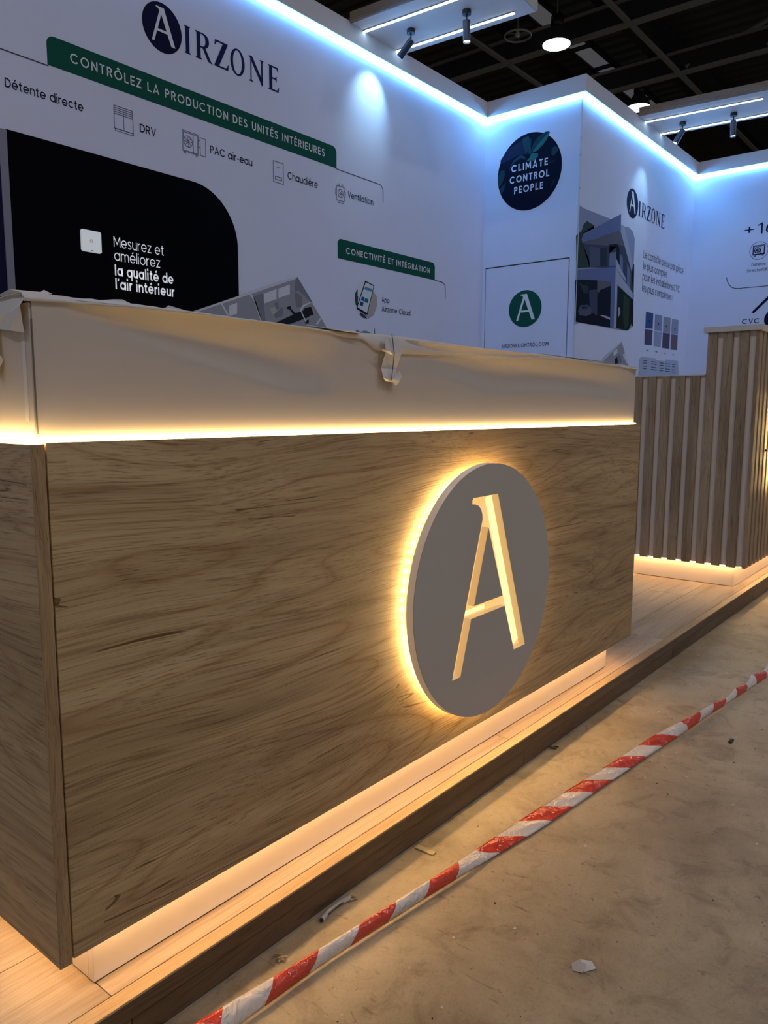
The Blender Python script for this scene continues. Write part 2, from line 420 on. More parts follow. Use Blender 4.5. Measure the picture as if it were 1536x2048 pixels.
def ribbon(pts, w):
    """mitred outline strip of a polyline -> list of (left, right)"""
    P = [Vector(p) for p in pts]; closed = (P[0] - P[-1]).length < 1e-5
    if closed: P = P[:-1]
    n = len(P); out = []
    for i in range(n):
        a = P[i - 1] if (i or closed) else None; b = P[(i + 1) % n] if (i < n - 1 or closed) else None
        d1 = (P[i] - a).normalized() if a is not None else None; d2 = (b - P[i]).normalized() if b is not None else None
        if d1 is None: d1 = d2
        if d2 is None: d2 = d1
        n1 = Vector((-d1.y, d1.x)); n2 = Vector((-d2.y, d2.x)); m = (n1 + n2)
        if m.length < 1e-4: m = n1
        m.normalize(); k = min(1 / max(m.dot(n1), 0.30), 2.2)
        out.append((P[i] + m * (w / 2 * k), P[i] - m * (w / 2 * k)))
    if closed: out.append(out[0])
    return out

def lettering(s, frame, u0, u1, zbase, cap, mat, parent, weight=0.125, spacing=0.0, e=0.0025, name='lettering'):
    v = []; f = []; x = 0.0; fr = FR[frame]
    for ch in s:
        if ch == ' ': x += 0.42 + spacing; continue
        wd, sts = glyph_strokes(ch, weight)
        for st in sts:
            rb = ribbon(st, weight)
            for (a, b), (c, d) in zip(rb, rb[1:]):
                k = len(v); v += [(a.x + x, a.y), (b.x + x, b.y), (d.x + x, d.y), (c.x + x, c.y)]; f.append((k, k + 1, k + 2, k + 3))
        x += wd + 0.13 + spacing
    a0 = min(p[0] for p in v); a1 = max(p[0] for p in v); sx = (u1 - u0) / (a1 - a0)
    return link(name, mesh_from([fr(u0 + (p[0] - a0) * sx, zbase + p[1] * cap, e) for p in v], f), mat, parent)

def stroke_me(paths, wd, frame, e=0.002):
    """thin printed lines"""
    v = []; f = []; fr = FR[frame]; k = 0
    for p in paths:
        for i in range(len(p) - 1):
            a = Vector(p[i]); b = Vector(p[i + 1]); d = (b - a)
            if d.length < 1e-6: continue
            d.normalize(); nn = Vector((-d.y, d.x)) * wd / 2; a2 = a - d * wd * 0.4; b2 = b + d * wd * 0.4
            q = [fr(*(a2 + nn), e), fr(*(a2 - nn), e), fr(*(b2 - nn), e), fr(*(b2 + nn), e)]
            n0 = len(v); v += q; f.append((n0, n0 + 1, n0 + 2, n0 + 3))
    return mesh_from(v, f)
def strokes(name, paths, wd, frame, mat, parent, e=0.002): return link(name, stroke_me(paths, wd, frame, e), mat, parent)

def picture(name, polys, frame, parent, e=0.0015, clip=None):
    """flat print of many inks, one mesh; polys = [(ink, [(u, z), ...]), ...] from back to front"""
    bm = bmesh.new(); inks = []; fr = FR[frame]
    for k, (ink, pts) in enumerate(polys):
        if ink not in inks: inks.append(ink)
        try:
            fc = bm.faces.new([bm.verts.new(fr(u, z, e + k * 0.00012)) for u, z in pts]); fc.material_index = inks.index(ink)
        except ValueError: pass
    bmesh.ops.triangulate(bm, faces=bm.faces[:], ngon_method='EAR_CLIP')
    me = bpy.data.meshes.new('m'); bm.to_mesh(me); bm.free()
    return link(name, me, [M['i_' + i] for i in inks], parent)

def arc(cx, cz, r, a0, a1, n=10): return [(cx + r * math.cos(math.radians(a0 + (a1 - a0) * i / n)), cz + r * math.sin(math.radians(a0 + (a1 - a0) * i / n))) for i in range(n + 1)]
def rect(u0, u1, z0, z1): return [(u0, z0), (u1, z0), (u1, z1), (u0, z1), (u0, z0)]

# the letter of the round emblem, in units of the disc's radius
A_OUT = [(-.277, .735), (-.262, .752), (.097, .757), (.598, -.583), (.407, -.586), (.237, -.176), (-.262, -.182), (-.397, -.604), (-.515, -.604),
         (-.335, -.055), (-.128, .575), (-.133, .62), (-.150, .655), (-.185, .685), (-.230, .700), (-.277, .705)]
A_IN = [(-.036, .500), (.200, -.080), (-.222, -.085)]
def a_glyph(cx, cz, r, flip=1, grow=1.0): return [[(cx + flip * x * r, cz + z * r) for x, z in A_OUT], [(cx + flip * x * r, cz + z * r) for x, z in A_IN]]

def serif(ch):
    """incised roman capitals in a unit-high cell: (width, [splines])"""
    t, b = 0.19, 0.035
    if ch == 'I': return 0.30, [[(0, 0), (.28, 0), (.28, b), (.23, .06), (.23, .94), (.28, 1 - b), (.28, 1), (0, 1), (0, 1 - b), (.05, .94), (.05, .06), (0, b)]]
    if ch == 'R': return 0.74, [[(0, 0), (.28, 0), (.28, b), (.22, .06), (.22, .44), (.32, .44), (.56, .03), (.76, -.02), (.76, .015), (.70, .05), (.45, .47), (.56, .54), (.61, .64), (.62, .74), (.60, .86), (.53, .95), (.42, .99), (.33, 1), (0, 1), (0, 1 - b), (.05, .94), (.05, .06), (0, b)],
                                [(.22, .50), (.32, .50), (.40, .54), (.445, .62), (.455, .74), (.44, .85), (.385, .92), (.30, .945), (.22, .945)]]
    if ch == 'Z': return 0.66, [[(0, 0), (.66, 0), (.69, .22), (.655, .22), (.60, .10), (.53, .065), (.23, .065), (.66, .965), (.66, 1), (.05, 1), (.02, .80), (.055, .80), (.11, .90), (.17, .935), (.42, .935), (0, .04)]]
    if ch == 'O':
        o = [(.41 + .41 * math.cos(a), .5 + .52 * math.sin(a)) for a in [2 * math.pi * i / 40 for i in range(40)]]
        i_ = [(.41 + .255 * math.cos(a), .5 + .455 * math.sin(a)) for a in [2 * math.pi * i / 40 for i in range(40)]]
        return 0.84, [o, i_]
    if ch == 'N': return 0.80, [[(0, 0), (.20, 0), (.20, b), (.135, .06), (.135, .80), (.70, -.02), (.745, -.02), (.745, .94), (.80, 1 - b), (.80, 1), (.60, 1), (.60, 1 - b), (.665, .94), (.665, .30), (.18, 1), (0, 1), (0, 1 - b), (.075, .92), (.075, .06), (0, b)]]
    if ch == 'E': return 0.60, [[(0, 0), (.58, 0), (.61, .20), (.575, .20), (.53, .10), (.46, .06), (.22, .06), (.22, .48), (.40, .48), (.44, .40), (.475, .40), (.475, .62), (.44, .62), (.40, .54), (.22, .54), (.22, .94), (.44, .94), (.50, .91), (.53, .82), (.565, .82), (.55, 1), (0, 1), (0, 1 - b), (.05, .94), (.05, .06), (0, b)]]

def wordmark(frame, cells, z0, z1, mat, parent):
    """one mesh: the serif letters, each fitted between its own u0 and u1"""
    ms = []
    for ch, u0, u1 in cells:
        wd, sp = serif(ch); s = (u1 - u0) / wd
        ms.append(shape_me([[(u0 + x * s, z0 + z * (z1 - z0)) for x, z in q] for q in sp], frame, 0.0015, 0.0006))
    return link('serif_lettering', join_me(ms), mat, parent)

M['joint'] = plain('joint_shadow_brown', (0.16, 0.13, 0.10), 0.7)
M['alum_lav'] = plain('frame_lavender', (0.20, 0.20, 0.27), 0.45)
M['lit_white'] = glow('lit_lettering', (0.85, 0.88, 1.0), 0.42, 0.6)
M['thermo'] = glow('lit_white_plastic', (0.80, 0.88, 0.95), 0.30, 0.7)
M['steel_ring'] = plain('ring_steel', (0.42, 0.41, 0.40), 0.4)
M['offcut'] = plain('offcut_wood', (0.42, 0.33, 0.17), 0.6)
M['cable_grey'] = plain('cable_grey', (0.36, 0.36, 0.38), 0.45)
M['black_brown'] = plain('dirt_brown_black', (0.03, 0.022, 0.016), 0.8)

def settle(o):
    """origin of a one-mesh thing at the middle of its base"""
    me = o.data; xs = [v.co.x for v in me.vertices]; ys = [v.co.y for v in me.vertices]; zs = [v.co.z for v in me.vertices]
    c = Vector(((min(xs) + max(xs)) / 2, (min(ys) + max(ys)) / 2, min(zs)))
    me.transform(Matrix.Translation(-c)); o.location = c
    return o

# ================================================================ SETTING
# hall floor
tag(box('floor', (-14, 40, -16, 25, ZG - 0.1, ZG), M['concrete']), kind='structure')
# hall far walls and corrugated roof deck
tag(box('wall_hall_far', (40, 40.3, -16, 25, ZG - 0.1, 11), M['hallwall']), kind='structure')
tag(box('wall_hall_side', (-14, 40, 25, 25.3, ZG - 0.1, 11), M['hallwall']), kind='structure')
v = []; f = []; x = 2.0; k = 0
while x < 40:
    for dx, dz in ((0, 0), (0.20, 0), (0.24, 0.10), (0.40, 0.10), (0.44, 0)):
        v += [(x + dx, -16, 10.4 + dz), (x + dx, 25, 10.4 + dz)]
    x += 0.44
for i in range(len(v) // 2 - 1): f.append((2 * i, 2 * i + 1, 2 * i + 3, 2 * i + 2))
dk = mesh_from(v, f)
ceil = tag(link('ceiling', dk, M['deck']), kind='structure')
box('roof_sheet', (-14, 40, -16, 25, 10.52, 10.6), M['deck'], ceil)

# booth walls: A (long, left), B (short return), C (middle), D (right)
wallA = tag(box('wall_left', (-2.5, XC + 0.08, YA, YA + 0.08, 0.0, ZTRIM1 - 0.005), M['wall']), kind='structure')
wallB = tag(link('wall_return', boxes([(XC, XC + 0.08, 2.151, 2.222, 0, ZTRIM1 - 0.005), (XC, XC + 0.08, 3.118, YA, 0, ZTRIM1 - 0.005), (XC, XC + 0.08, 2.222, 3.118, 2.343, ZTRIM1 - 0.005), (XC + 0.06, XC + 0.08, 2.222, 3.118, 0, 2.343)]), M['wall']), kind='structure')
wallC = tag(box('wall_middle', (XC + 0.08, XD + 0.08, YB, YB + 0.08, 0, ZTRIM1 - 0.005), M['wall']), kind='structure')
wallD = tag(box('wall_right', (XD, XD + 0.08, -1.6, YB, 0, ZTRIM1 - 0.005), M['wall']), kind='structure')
box('corner_bead', (XC - 0.004, XC + 0.006, YB - 0.004, YB + 0.008, 0, ZTRIM0), M['trim'], wallB)

# store-room door leaf set in wall B with a shadow gap round it
door = tag(box('door_1', (XC - 0.002, XC + 0.045, 2.231, 3.110, 0.01, 2.331), M['wall']), kind='structure')

# parapet trims with the cool LED strip in the angle below them
D_ = 0.055
t1 = tag(box('trim_1', (-2.5, XC - D_, YA - D_, YA + 0.09, ZTRIM0, ZTRIM1), M['trim'], bevel=0.003), kind='structure')
t2 = tag(box('trim_2', (XC - D_, XC + 0.09, YB - D_, YA + 0.09, ZTRIM0, ZTRIM1), M['trim'], bevel=0.003), kind='structure')
t3 = tag(box('trim_3', (XC + 0.09, XD - D_, YB - D_, YB + 0.09, ZTRIM0, ZTRIM1), M['trim'], bevel=0.003), kind='structure')
t4 = tag(box('trim_4', (XD - D_, XD + 0.09, -1.6, YB + 0.09, ZTRIM0, ZTRIM1), M['trim'], bevel=0.003), kind='structure')
zl0, zl1 = ZTRIM0 - 0.018, ZTRIM0
box('led_strip', (-2.5, XC, YA - 0.020, YA, zl0, zl1), M['led_cool'], t1)
box('led_strip', (XC - 0.020, XC, YB - 0.020, YA - 0.02, zl0, zl1), M['led_cool'], t2)
box('led_strip', (XC, XD, YB - 0.020, YB, zl0, zl1), M['led_cool'], t3)
box('led_strip', (XD - 0.020, XD, -1.6, YB - 0.02, zl0, zl1), M['led_cool'], t4)

# ================================================================ PLATFORM
PE = -0.011                                           # y of the front edge
plat = empty('display_platform', (2.0, 0.6, ZG), 'low oak laminate platform with dark fascia carrying counters and booth walls', 'platform')
box('subfloor', (-2.5, XD + 1.2, PE + 0.03, YA + 0.1, ZG + 0.002, -0.012), M['steel_dark'], plat)
box('nosing', (-2.5, XD + 1.2, PE, PE + 0.030, -0.005, 0.0), M['nosing'], plat, bevel=0.0015)
box('nosing_front', (-2.5, XD + 1.2, PE + 0.0005, PE + 0.029, -0.036, -0.0052), M['fascia'], plat, bevel=0.001)
px = -2.5; k = 0
while px < XD + 1.2:
    q = min(px + [1.31, 1.28][k % 2], XD + 1.2)
    box('fascia_board', (px, q - 0.0015, PE + 0.006, PE + 0.024, ZG + 0.004, -0.0365), M['fascia'], plat, bevel=0.001)
    px = q; k += 1
# laminate planks, each its own part (shared mesh)
PW, PL = 0.193, 1.285
pm = boxes([(0, PL - 0.0016, 0, PW - 0.0016, -0.012, 0)], 0.0008); pm.materials.append(M['plank'])
off = [0.0, 0.43, 0.86, 0.22, 0.65, 1.08]
row = 0; y = PE + 0.0315
ploc = plat.location
cut = {}
while y < YA - 0.02:
    wd = min(PW, YA - 0.002 - y)
    x = -2.5 - off[row % 6]
    while x < XD + 1.2:
        x0 = max(x, -2.5); x1 = min(x + PL, XD + 1.2)
        if x1 - x0 > 0.05 and not (x0 > XC + 0.3 and y > YB + 0.1):
            if abs(x1 - x0 - PL) < 1e-6 and abs(wd - PW) < 1e-6: me = pm
            else:
                key = (round(x1 - x0, 3), round(wd, 3))
                if key not in cut:
                    cut[key] = boxes([(0, x1 - x0 - 0.0016, 0, wd - 0.0016, -0.012, 0)], 0.0008); cut[key].materials.append(M['plank'])
                me = cut[key]
            o = bpy.data.objects.new('plank', me); C.objects.link(o); o.parent = plat
            o.location = Vector((x0, y, 0)) - ploc
        x += PL
    y += PW; row += 1

# ================================================================ RECEPTION COUNTER
ZB, ZT = 0.1175, 0.9045
cnt = empty('reception_counter', (L / 2, 0.32, 0), 'long oak reception counter with white upper band and warm light strips', 'counter')
box('front_panel', (0.0, L, 0.0, 0.018, ZB, ZT), M['oak_x'], cnt, bevel=0.0012)
sp = box('side_panel', (-0.022, -0.003, 0.001, 0.62, ZB - 0.006, ZT - 0.002), M['oak_y'], cnt, bevel=0.001)
box('edge_band', (-0.0225, -0.0025, 0.0003, 0.0013, ZB - 0.006, ZT - 0.002), M['oak_edge'], sp)
box('end_panel', (L - 0.018, L, 0.0185, 0.62, ZB, ZT), M['oak_y'], cnt, bevel=0.001)
box('carcass', (0.0, L - 0.0185, 0.0455, 0.61, ZB + 0.002, ZT - 0.004), M['beige'], cnt)
# plinth
KR = 0.0655
kk = box('kick_panel', (KR, L - KR, KR, KR + 0.016, 0.003, ZB + 0.002), M['kick'], cnt, bevel=0.001)
box('kick_panel', (KR, KR + 0.016, KR + 0.0165, 0.56, 0.003, ZB + 0.002), M['kick'], cnt, bevel=0.001)
box('kick_panel', (L - KR - 0.016, L - KR, KR + 0.0165, 0.56, 0.003, ZB + 0.002), M['kick'], cnt, bevel=0.001)
box('seal_bead', (KR + 0.004, L - KR - 0.004, KR + 0.003, 0.55, 0.0, 0.0035), M['black'], cnt)
box('kick_light', (KR - 0.03, L - KR + 0.03, 0.030, 0.042, ZB - 0.001, ZB + 0.004), M['led_kick'], cnt)
box('kick_light', (0.022, 0.034, 0.06, 0.55, ZB - 0.001, ZB + 0.004), M['led_kick'], cnt)
box('kick_light', (L - 0.036, L - 0.024, 0.06, 0.55, ZB - 0.001, ZB + 0.004), M['led_kick'], cnt)
# glowing line on top of the oak
box('light_strip', (0.0, 2.2, 0.0120, 0.0192, ZT - 0.002, ZT + 0.0055), M['led_warm'], cnt)
box('light_strip', (-0.018, -0.006, 0.0035, 0.58, ZT - 0.002, ZT + 0.0075), M['led_warm'], cnt)
# white upper band, wrapped: it dishes in at mid height and curls out under the top edge
def band_off(x, z):
    t = (z - ZT) / 0.2
    a = 0.0
    for c0, c1, s in ((0.05, 0.62, 1.0), (0.84, 2.16, 0.9)):
        if c0 < x < c1: a = s * math.sin(math.pi * (x - c0) / (c1 - c0)) ** 0.55
    if x < 0.7: low = 0.90 - 0.50 * min(1, max(0, (x - 0.05) / 0.45)) ** 0.9       # where the hollow begins
    else: low = 0.86 - 0.40 * min(1, max(0, (x - 0.84) / 0.40)) + 0.05 * math.sin(5 * x)
    s = max(0.0, (t - low) / (1 - low))
    hollow = math.sin(math.pi * min(1.0, s * 1.25)) * (1 - low) / 0.55
    lip = s ** 2.6
    fold = 0.0015 * math.exp(-((x - 0.63) / 0.02) ** 2) + 0.001 * math.exp(-((x - 0.60 - 0.1 * (1 - t)) / 0.012) ** 2)
    return -a * (0.0210 * lip - 0.0075 * hollow) - fold * t
nx, nz = 150, 30; v = []; f = []
bx1 = 2.2; zb0, zb1 = ZT + 0.003, 1.1065
for j in range(nz + 1):
    z = zb0 + (zb1 - zb0) * j / nz
    for i in range(nx + 1):
        x = 0.0 + bx1 * i / nx; v.append((x, 0.0205 + band_off(x, z), z))
for j in range(nz):
    for i in range(nx): a = j * (nx + 1) + i; f.append((a, a + 1, a + nx + 2, a + nx + 1))
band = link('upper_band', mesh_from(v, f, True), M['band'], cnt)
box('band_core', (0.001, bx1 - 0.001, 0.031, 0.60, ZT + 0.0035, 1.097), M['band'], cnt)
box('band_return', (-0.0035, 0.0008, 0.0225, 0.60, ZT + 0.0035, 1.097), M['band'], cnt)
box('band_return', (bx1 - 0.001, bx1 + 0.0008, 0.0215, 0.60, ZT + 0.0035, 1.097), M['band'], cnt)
box('corner_joint', (-0.0012, 0.0002, 0.0200, 0.0222, ZT + 0.012, 1.075), M['joint'], cnt)
box('corner_tape', (-0.0042, -0.0033, 0.036, 0.046, ZT + 0.03, 1.06), M['paper'], cnt)

# protective paper over the top, its front edge turned down unevenly
pap = empty('protective_paper', (1.1, 0.3, 1.0985), 'white protective paper sheet over the counter top, edges folded down and taped', 'paper sheet')
def low_edge(x):
    pts = [(-0.012, 1.098), (0.05, 1.101), (0.2, 1.1045), (0.55, 1.1035), (0.62, 1.0985), (0.70, 1.097), (0.735, 1.079), (0.76, 1.0755), (0.80, 1.073), (0.9, 1.0775), (1.02, 1.082), (1.12, 1.083), (1.3, 1.088), (1.5, 1.098), (1.55, 1.101), (1.8, 1.0985), (2.0, 1.100), (2.12, 1.096), (2.235, 1.0985)]
    for (a, za), (b, zb) in zip(pts, pts[1:]):
        if a <= x <= b: return za + (zb - za) * (x - a) / (b - a)
    return 1.09
rnd = random.Random(3)
v = []; f = []; nx = 150
ripple = [rnd.uniform(-1, 1) for _ in range(nx + 1)]
for i in range(nx + 1):
    x = -0.012 + 2.247 * i / nx
    le = low_edge(x) + 0.0007 * ripple[i]; top = 1.1095 + 0.0018 * math.sin(9 * x) + 0.0008 * ripple[i]
    if x > 2.1: top -= 0.010 * (x - 2.1) / 0.135
    yf = min(0.0205 + band_off(min(max(x, 0), 2.2), max(le, 1.06)) - 0.0028, 0.0165)
    for (y, z) in ((0.605, 1.101), (0.20, 1.1035), (0.06, top), (0.022, top + 0.0005), (yf + 0.004, top - 0.0030), (yf + 0.0005, (top + le) / 2), (yf, le)): v.append((x, y, z))
n7 = 7
for i in range(nx):
    for j in range(n7 - 1): a = i * n7 + j; f.append((a, a + 1, a + 1 + n7, a + n7))
sh = link('top_sheet', mesh_from(v, f, True), M['paper'], pap)
md = sh.modifiers.new('s', 'SOLIDIFY'); md.thickness = 0.0006; md.offset = 1
# turned-down corner at the left end (hangs over the side face)
def sheet(name, pts, mat, parent, th=0.0007, label=None):
    o = link(name, mesh_from(pts[0], pts[1], False), mat, parent); m_ = o.modifiers.new('s', 'SOLIDIFY'); m_.thickness = th; m_.offset = 0
    if label: o['label'] = label
    return o
sheet('side_flap', ([(-0.007, 0.018, 1.106), (-0.008, 0.06, 1.1085), (-0.009, 0.11, 1.108), (-0.008, 0.30, 1.107),
                     (-0.016, 0.021, 1.092), (-0.013, 0.055, 1.085), (-0.011, 0.105, 1.082), (-0.010, 0.30, 1.080),
                     (-0.010, 0.025, 1.056), (-0.0125, 0.062, 1.061), (-0.008, 0.106, 1.066), (-0.008, 0.30, 1.055)],
                    [(0, 1, 5, 4), (1, 2, 6, 5), (2, 3, 7, 6), (4, 5, 9, 8), (5, 6, 10, 9), (6, 7, 11, 10)]), M['paper'], pap)
sheet('crumpled_tape', ([(-0.006, 0.106, 1.07), (-0.010, 0.125, 1.07), (-0.013, 0.108, 1.04), (-0.006, 0.13, 1.045), (-0.006, 0.100, 1.022), (-0.018, 0.112, 1.018), (-0.006, 0.128, 1.015), (-0.015, 0.106, 1.000), (-0.006, 0.118, 0.995)],
                        [(0, 1, 3, 2), (2, 3, 6, 5), (2, 5, 4), (5, 6, 8, 7), (4, 5, 7)]), M['paper'], pap)
# tape tag on the front
sheet('tape_strip', ([(0.756, 0.006, 1.106), (0.806, 0.006, 1.105), (0.753, 0.0005, 1.074), (0.806, 0.0005, 1.073), (0.751, 0.012, 1.040), (0.803, 0.012, 1.040), (0.750, 0.004, 1.020), (0.768, 0.013, 1.013), (0.786, 0.006, 1.012), (0.803, 0.010, 1.017)],
                     [(0, 1, 3, 2), (2, 3, 5, 4), (4, 5, 9, 8, 7, 6)]), M['paper'], pap)
sheet('tape_curl', ([(0.778, 0.006, 1.018), (0.802, 0.001, 1.036), (0.806, -0.002, 1.024), (0.792, -0.006, 1.014), (0.790, 0.002, 1.004), (0.804, 0.004, 1.012)],
                    [(0, 1, 2, 3), (3, 4, 0), (2, 3, 4, 5)]), M['paper'], pap)
sheet('tape_curl', ([(0.735, -0.002, 1.079), (0.755, -0.008, 1.075), (0.775, -0.003, 1.068), (0.757, 0.004, 1.0735)], [(0, 1, 2, 3)]), M['paper'], pap)
link('dark_string', join_me([cyl_me((0.772, -0.001, 1.112), (0.7795, -0.0018, 1.072), 0.0008, seg=8), cyl_me((0.7795, -0.0018, 1.072), (0.7765, 0.0035, 1.016), 0.0008, seg=8)]), M['black'], pap)
link('dark_string', cyl_me((0.752, 0.030, 1.110), (0.7505, 0.030, 1.124), 0.0008, seg=8), M['black'], pap)
# loose scraps lying along the top edge
def scrap(pts, col='paper', lab='', cat='paper scrap', name='paper_scrap'):
    n = len(pts); o = link(name, mesh_from(pts, [tuple(range(n))]), M[col]); m_ = o.modifiers.new('s', 'SOLIDIFY'); m_.thickness = 0.0012; settle(o)
    return tag(o, lab, cat)
scrap([(0.53, 0.016, 1.1125), (0.60, 0.006, 1.1095), (0.676, 0.004, 1.108), (0.690, 0.02, 1.112), (0.62, 0.05, 1.1125)], lab='pale flat paper scrap on the counter edge below the printed floor plan')
scrap([(0.235, 0.05, 1.1125), (0.300, 0.045, 1.1125), (0.245, 0.048, 1.1210)], lab='small torn paper tip standing on the counter edge below the black panel')
scrap([(0.10, 0.06, 1.112), (0.145, 0.05, 1.119), (0.16, 0.05, 1.1205), (0.185, 0.05, 1.113), (0.13, 0.045, 1.112)], lab='crumpled paper fold on the left end of the counter top')
scrap([(-0.01, 0.10, 1.1115), (-0.005, 0.07, 1.119), (0.03, 0.05, 1.1175), (0.035, 0.05, 1.121), (0.045, 0.046, 1.116), (0.02, 0.045, 1.111)], lab='torn paper curl at the far left corner of the counter top')
scrap([(1.45, 0.014, 1.1135), (1.62, 0.004, 1.1115), (1.85, 0.003, 1.111), (1.98, 0.02, 1.113), (1.7, 0.04, 1.1145)], lab='long thin paper strip on the right part of the counter edge')
scrap([(2.12, 0.01, 1.100), (2.235, 0.004, 1.0985), (2.250, 0.02, 1.1005), (2.19, 0.05, 1.104)], lab='pointed paper corner sticking out past the right end of the counter')

# ================================================================ ROUND SIGN (and the one on the far counter)
def round_sign(cx, cz, R_, e0, label):
    t = empty('round_sign', (cx, 0, cz - R_), label, 'sign', 'backlit round signs on the counters')
    circ = circle(cx, cz, R_, 128)
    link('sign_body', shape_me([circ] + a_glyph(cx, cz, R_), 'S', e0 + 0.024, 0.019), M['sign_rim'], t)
    fc = link('sign_face', shape_me([circle(cx, cz, R_ - 0.0005, 128)] + a_glyph(cx, cz, R_), 'S', e0 + 0.0431, 0.0016), M['sign_face'], t); fc['label'] = 'grey face plate with a cut-out letter'
    bk = link('letter_light', shape_me([[(cx - .24 * R_ * 2, cz - .68 * R_), (cx + .66 * R_, cz - .68 * R_), (cx + .66 * R_, cz + .82 * R_), (cx - .3 * R_, cz + .82 * R_)]], 'S', e0 + 0.0225, 0.0014), M['led_letter'], t)
    # glowing lining added to brighten the side walls of the cut-out
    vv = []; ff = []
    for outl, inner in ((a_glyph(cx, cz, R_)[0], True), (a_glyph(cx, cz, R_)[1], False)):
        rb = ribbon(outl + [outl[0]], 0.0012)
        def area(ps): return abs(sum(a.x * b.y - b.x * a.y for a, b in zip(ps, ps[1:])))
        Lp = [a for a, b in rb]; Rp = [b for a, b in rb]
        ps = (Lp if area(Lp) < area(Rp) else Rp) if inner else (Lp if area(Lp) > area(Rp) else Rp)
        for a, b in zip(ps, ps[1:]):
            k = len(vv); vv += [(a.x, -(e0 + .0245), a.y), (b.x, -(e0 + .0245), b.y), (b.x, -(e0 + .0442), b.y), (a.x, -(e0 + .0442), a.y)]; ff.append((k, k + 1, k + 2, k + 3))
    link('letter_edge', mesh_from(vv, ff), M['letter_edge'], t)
    # strip LEDs behind the cut-out: down the heavy stroke and along the crossbar
    def bar(u0, z0, u1, z1, w_):
        d = Vector((u1 - u0, z1 - z0)).normalized(); n_ = Vector((-d.y, d.x)) * w_ / 2
        return shape_me([[(cx + (u0) * R_ + n_.x, cz + z0 * R_ + n_.y), (cx + u0 * R_ - n_.x, cz + z0 * R_ - n_.y), (cx + u1 * R_ - n_.x, cz + z1 * R_ - n_.y), (cx + u1 * R_ + n_.x, cz + z1 * R_ + n_.y)]], 'S', e0 + 0.0240, 0.0012)
    link('led_strip', bar(.045, .74, .535, -.555, .030), M['led_letterhot'], t)
    link('led_strip', bar(-.30, -.150, .02, -.145, .012), M['led_letterhot'], t)
    # spacer ring and chips behind the disc
    rr = R_ - 0.030
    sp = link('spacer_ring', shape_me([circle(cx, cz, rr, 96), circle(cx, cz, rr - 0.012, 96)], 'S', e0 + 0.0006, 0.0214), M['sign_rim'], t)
    chips = []
    n = 84
    for i in range(n):
        a = 2 * math.pi * i / n; rc = rr + 0.0012; da = 0.0042 / rc
        for k in (0,):
            p = [(cx + (rc + s) * math.cos(a + q), cz + (rc + s) * math.sin(a + q)) for s, q in ((0, -da), (0.0018, -da), (0.0018, da), (0, da))]
            chips.append(shape_me_fast(p, e0 + 0.008, 0.007))
    link('led_ring', join_me(chips), M['led_chip'], t)['kind'] = 'stuff'
    return t
def shape_me_fast(p, e, th):
    v = [(u, -e, z) for u, z in p] + [(u, -(e + th), z) for u, z in p]; n = len(p)
    return mesh_from(v, [tuple(range(n)), tuple(range(n, 2 * n))[::-1]] + [(i, (i + 1) % n, n + (i + 1) % n, n + i) for i in range(n)])
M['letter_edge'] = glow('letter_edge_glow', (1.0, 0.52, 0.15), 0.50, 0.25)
M['led_letterhot'] = glow('letter_led_strip', (1.0, 0.80, 0.33), 1.25, 0.3)
round_sign(1.1215, 0.4975, 0.3235, 0.0, 'large backlit round grey sign with a glowing cut-out letter on the oak counter')

# ================================================================ SLATTED COUNTER
XS = 3.80
sc = empty('slatted_counter', (4.8, 0.6, 0), 'tall and low oak slatted counter beyond the reception counter, with lit white plinth', 'counter')
YL1 = 1.30; YT = 0.265; XE = 5.9
box('backing_panel', (XS + 0.020, XE, 0.020, YT, 0.122, 1.365), M['beige'], sc)
box('backing_panel', (XS + 0.020, XE, YT + 0.0005, YL1, 0.122, 1.143), M['beige'], sc)
box('top_board', (XS - 0.014, XE + 0.014, -0.014, YT + 0.014, 1.3655, 1.395), M['cap'], sc, bevel=0.002)
box('top_board', (XS + 0.004, XE, YT + 0.001, YL1, 1.1435, 1.1485), M['cap'], sc)
sm_t = boxes([(0, 0.0195, 0, 0.048, 0.118, 1.3645)], 0.001); sm_t.materials.append(M['oak_z'])
sm_l = boxes([(0, 0.0195, 0, 0.048, 0.118, 1.1425)], 0.001); sm_l.materials.append(M['oak_z'])
sm_f = boxes([(0, 0.048, 0, 0.0195, 0.118, 1.3645)], 0.001); sm_f.materials.append(M['oak_z'])
def inst(name, me, loc, parent):
    o = bpy.data.objects.new(name, me); C.objects.link(o); o.parent = parent; o.location = Vector(loc) - parent.location; return o
inst('slat', boxes([(0, 0.05, 0, 0.0195, 0.118, 1.3645)], 0.001), (XS, 0.0, 0), sc).data.materials.append(M['oak_z'])
k = -6
y = 0.575 - 0.079 * 6
y = 0.575 - 0.079 * 7 + 0.0                                        # 0.022, first slat beside the corner
ys = [0.575 - 0.079 * i - 0.048 for i in range(6, -9, -1)]
for y0 in ys:
    if y0 < 0.02: continue
    inst('slat', sm_t if y0 + 0.048 < YT + 0.005 else sm_l, (XS, y0, 0), sc)
x = XS + 0.079
while x < XE - 0.05:
    inst('slat', sm_f, (x, 0.0, 0), sc); x += 0.079
box('kick_panel', (3.86, XE - 0.06, 0.0706, 0.0866, 0.003, 0.121), M['kick'], sc)
box('kick_panel', (3.86, 3.876, 0.0870, YL1 - 0.05, 0.003, 0.121), M['kick'], sc)
box('seal_bead', (3.864, XE - 0.07, 0.075, YL1 - 0.06, 0.0, 0.0035), M['black'], sc)
box('kick_light', (XS + 0.026, XE - 0.02, 0.027, 0.039, 0.1165, 0.1215), M['led_kick_far'], sc)
box('kick_light', (XS + 0.026, XS + 0.038, 0.06, YL1 - 0.03, 0.1165, 0.1215), M['led_kick_far'], sc)
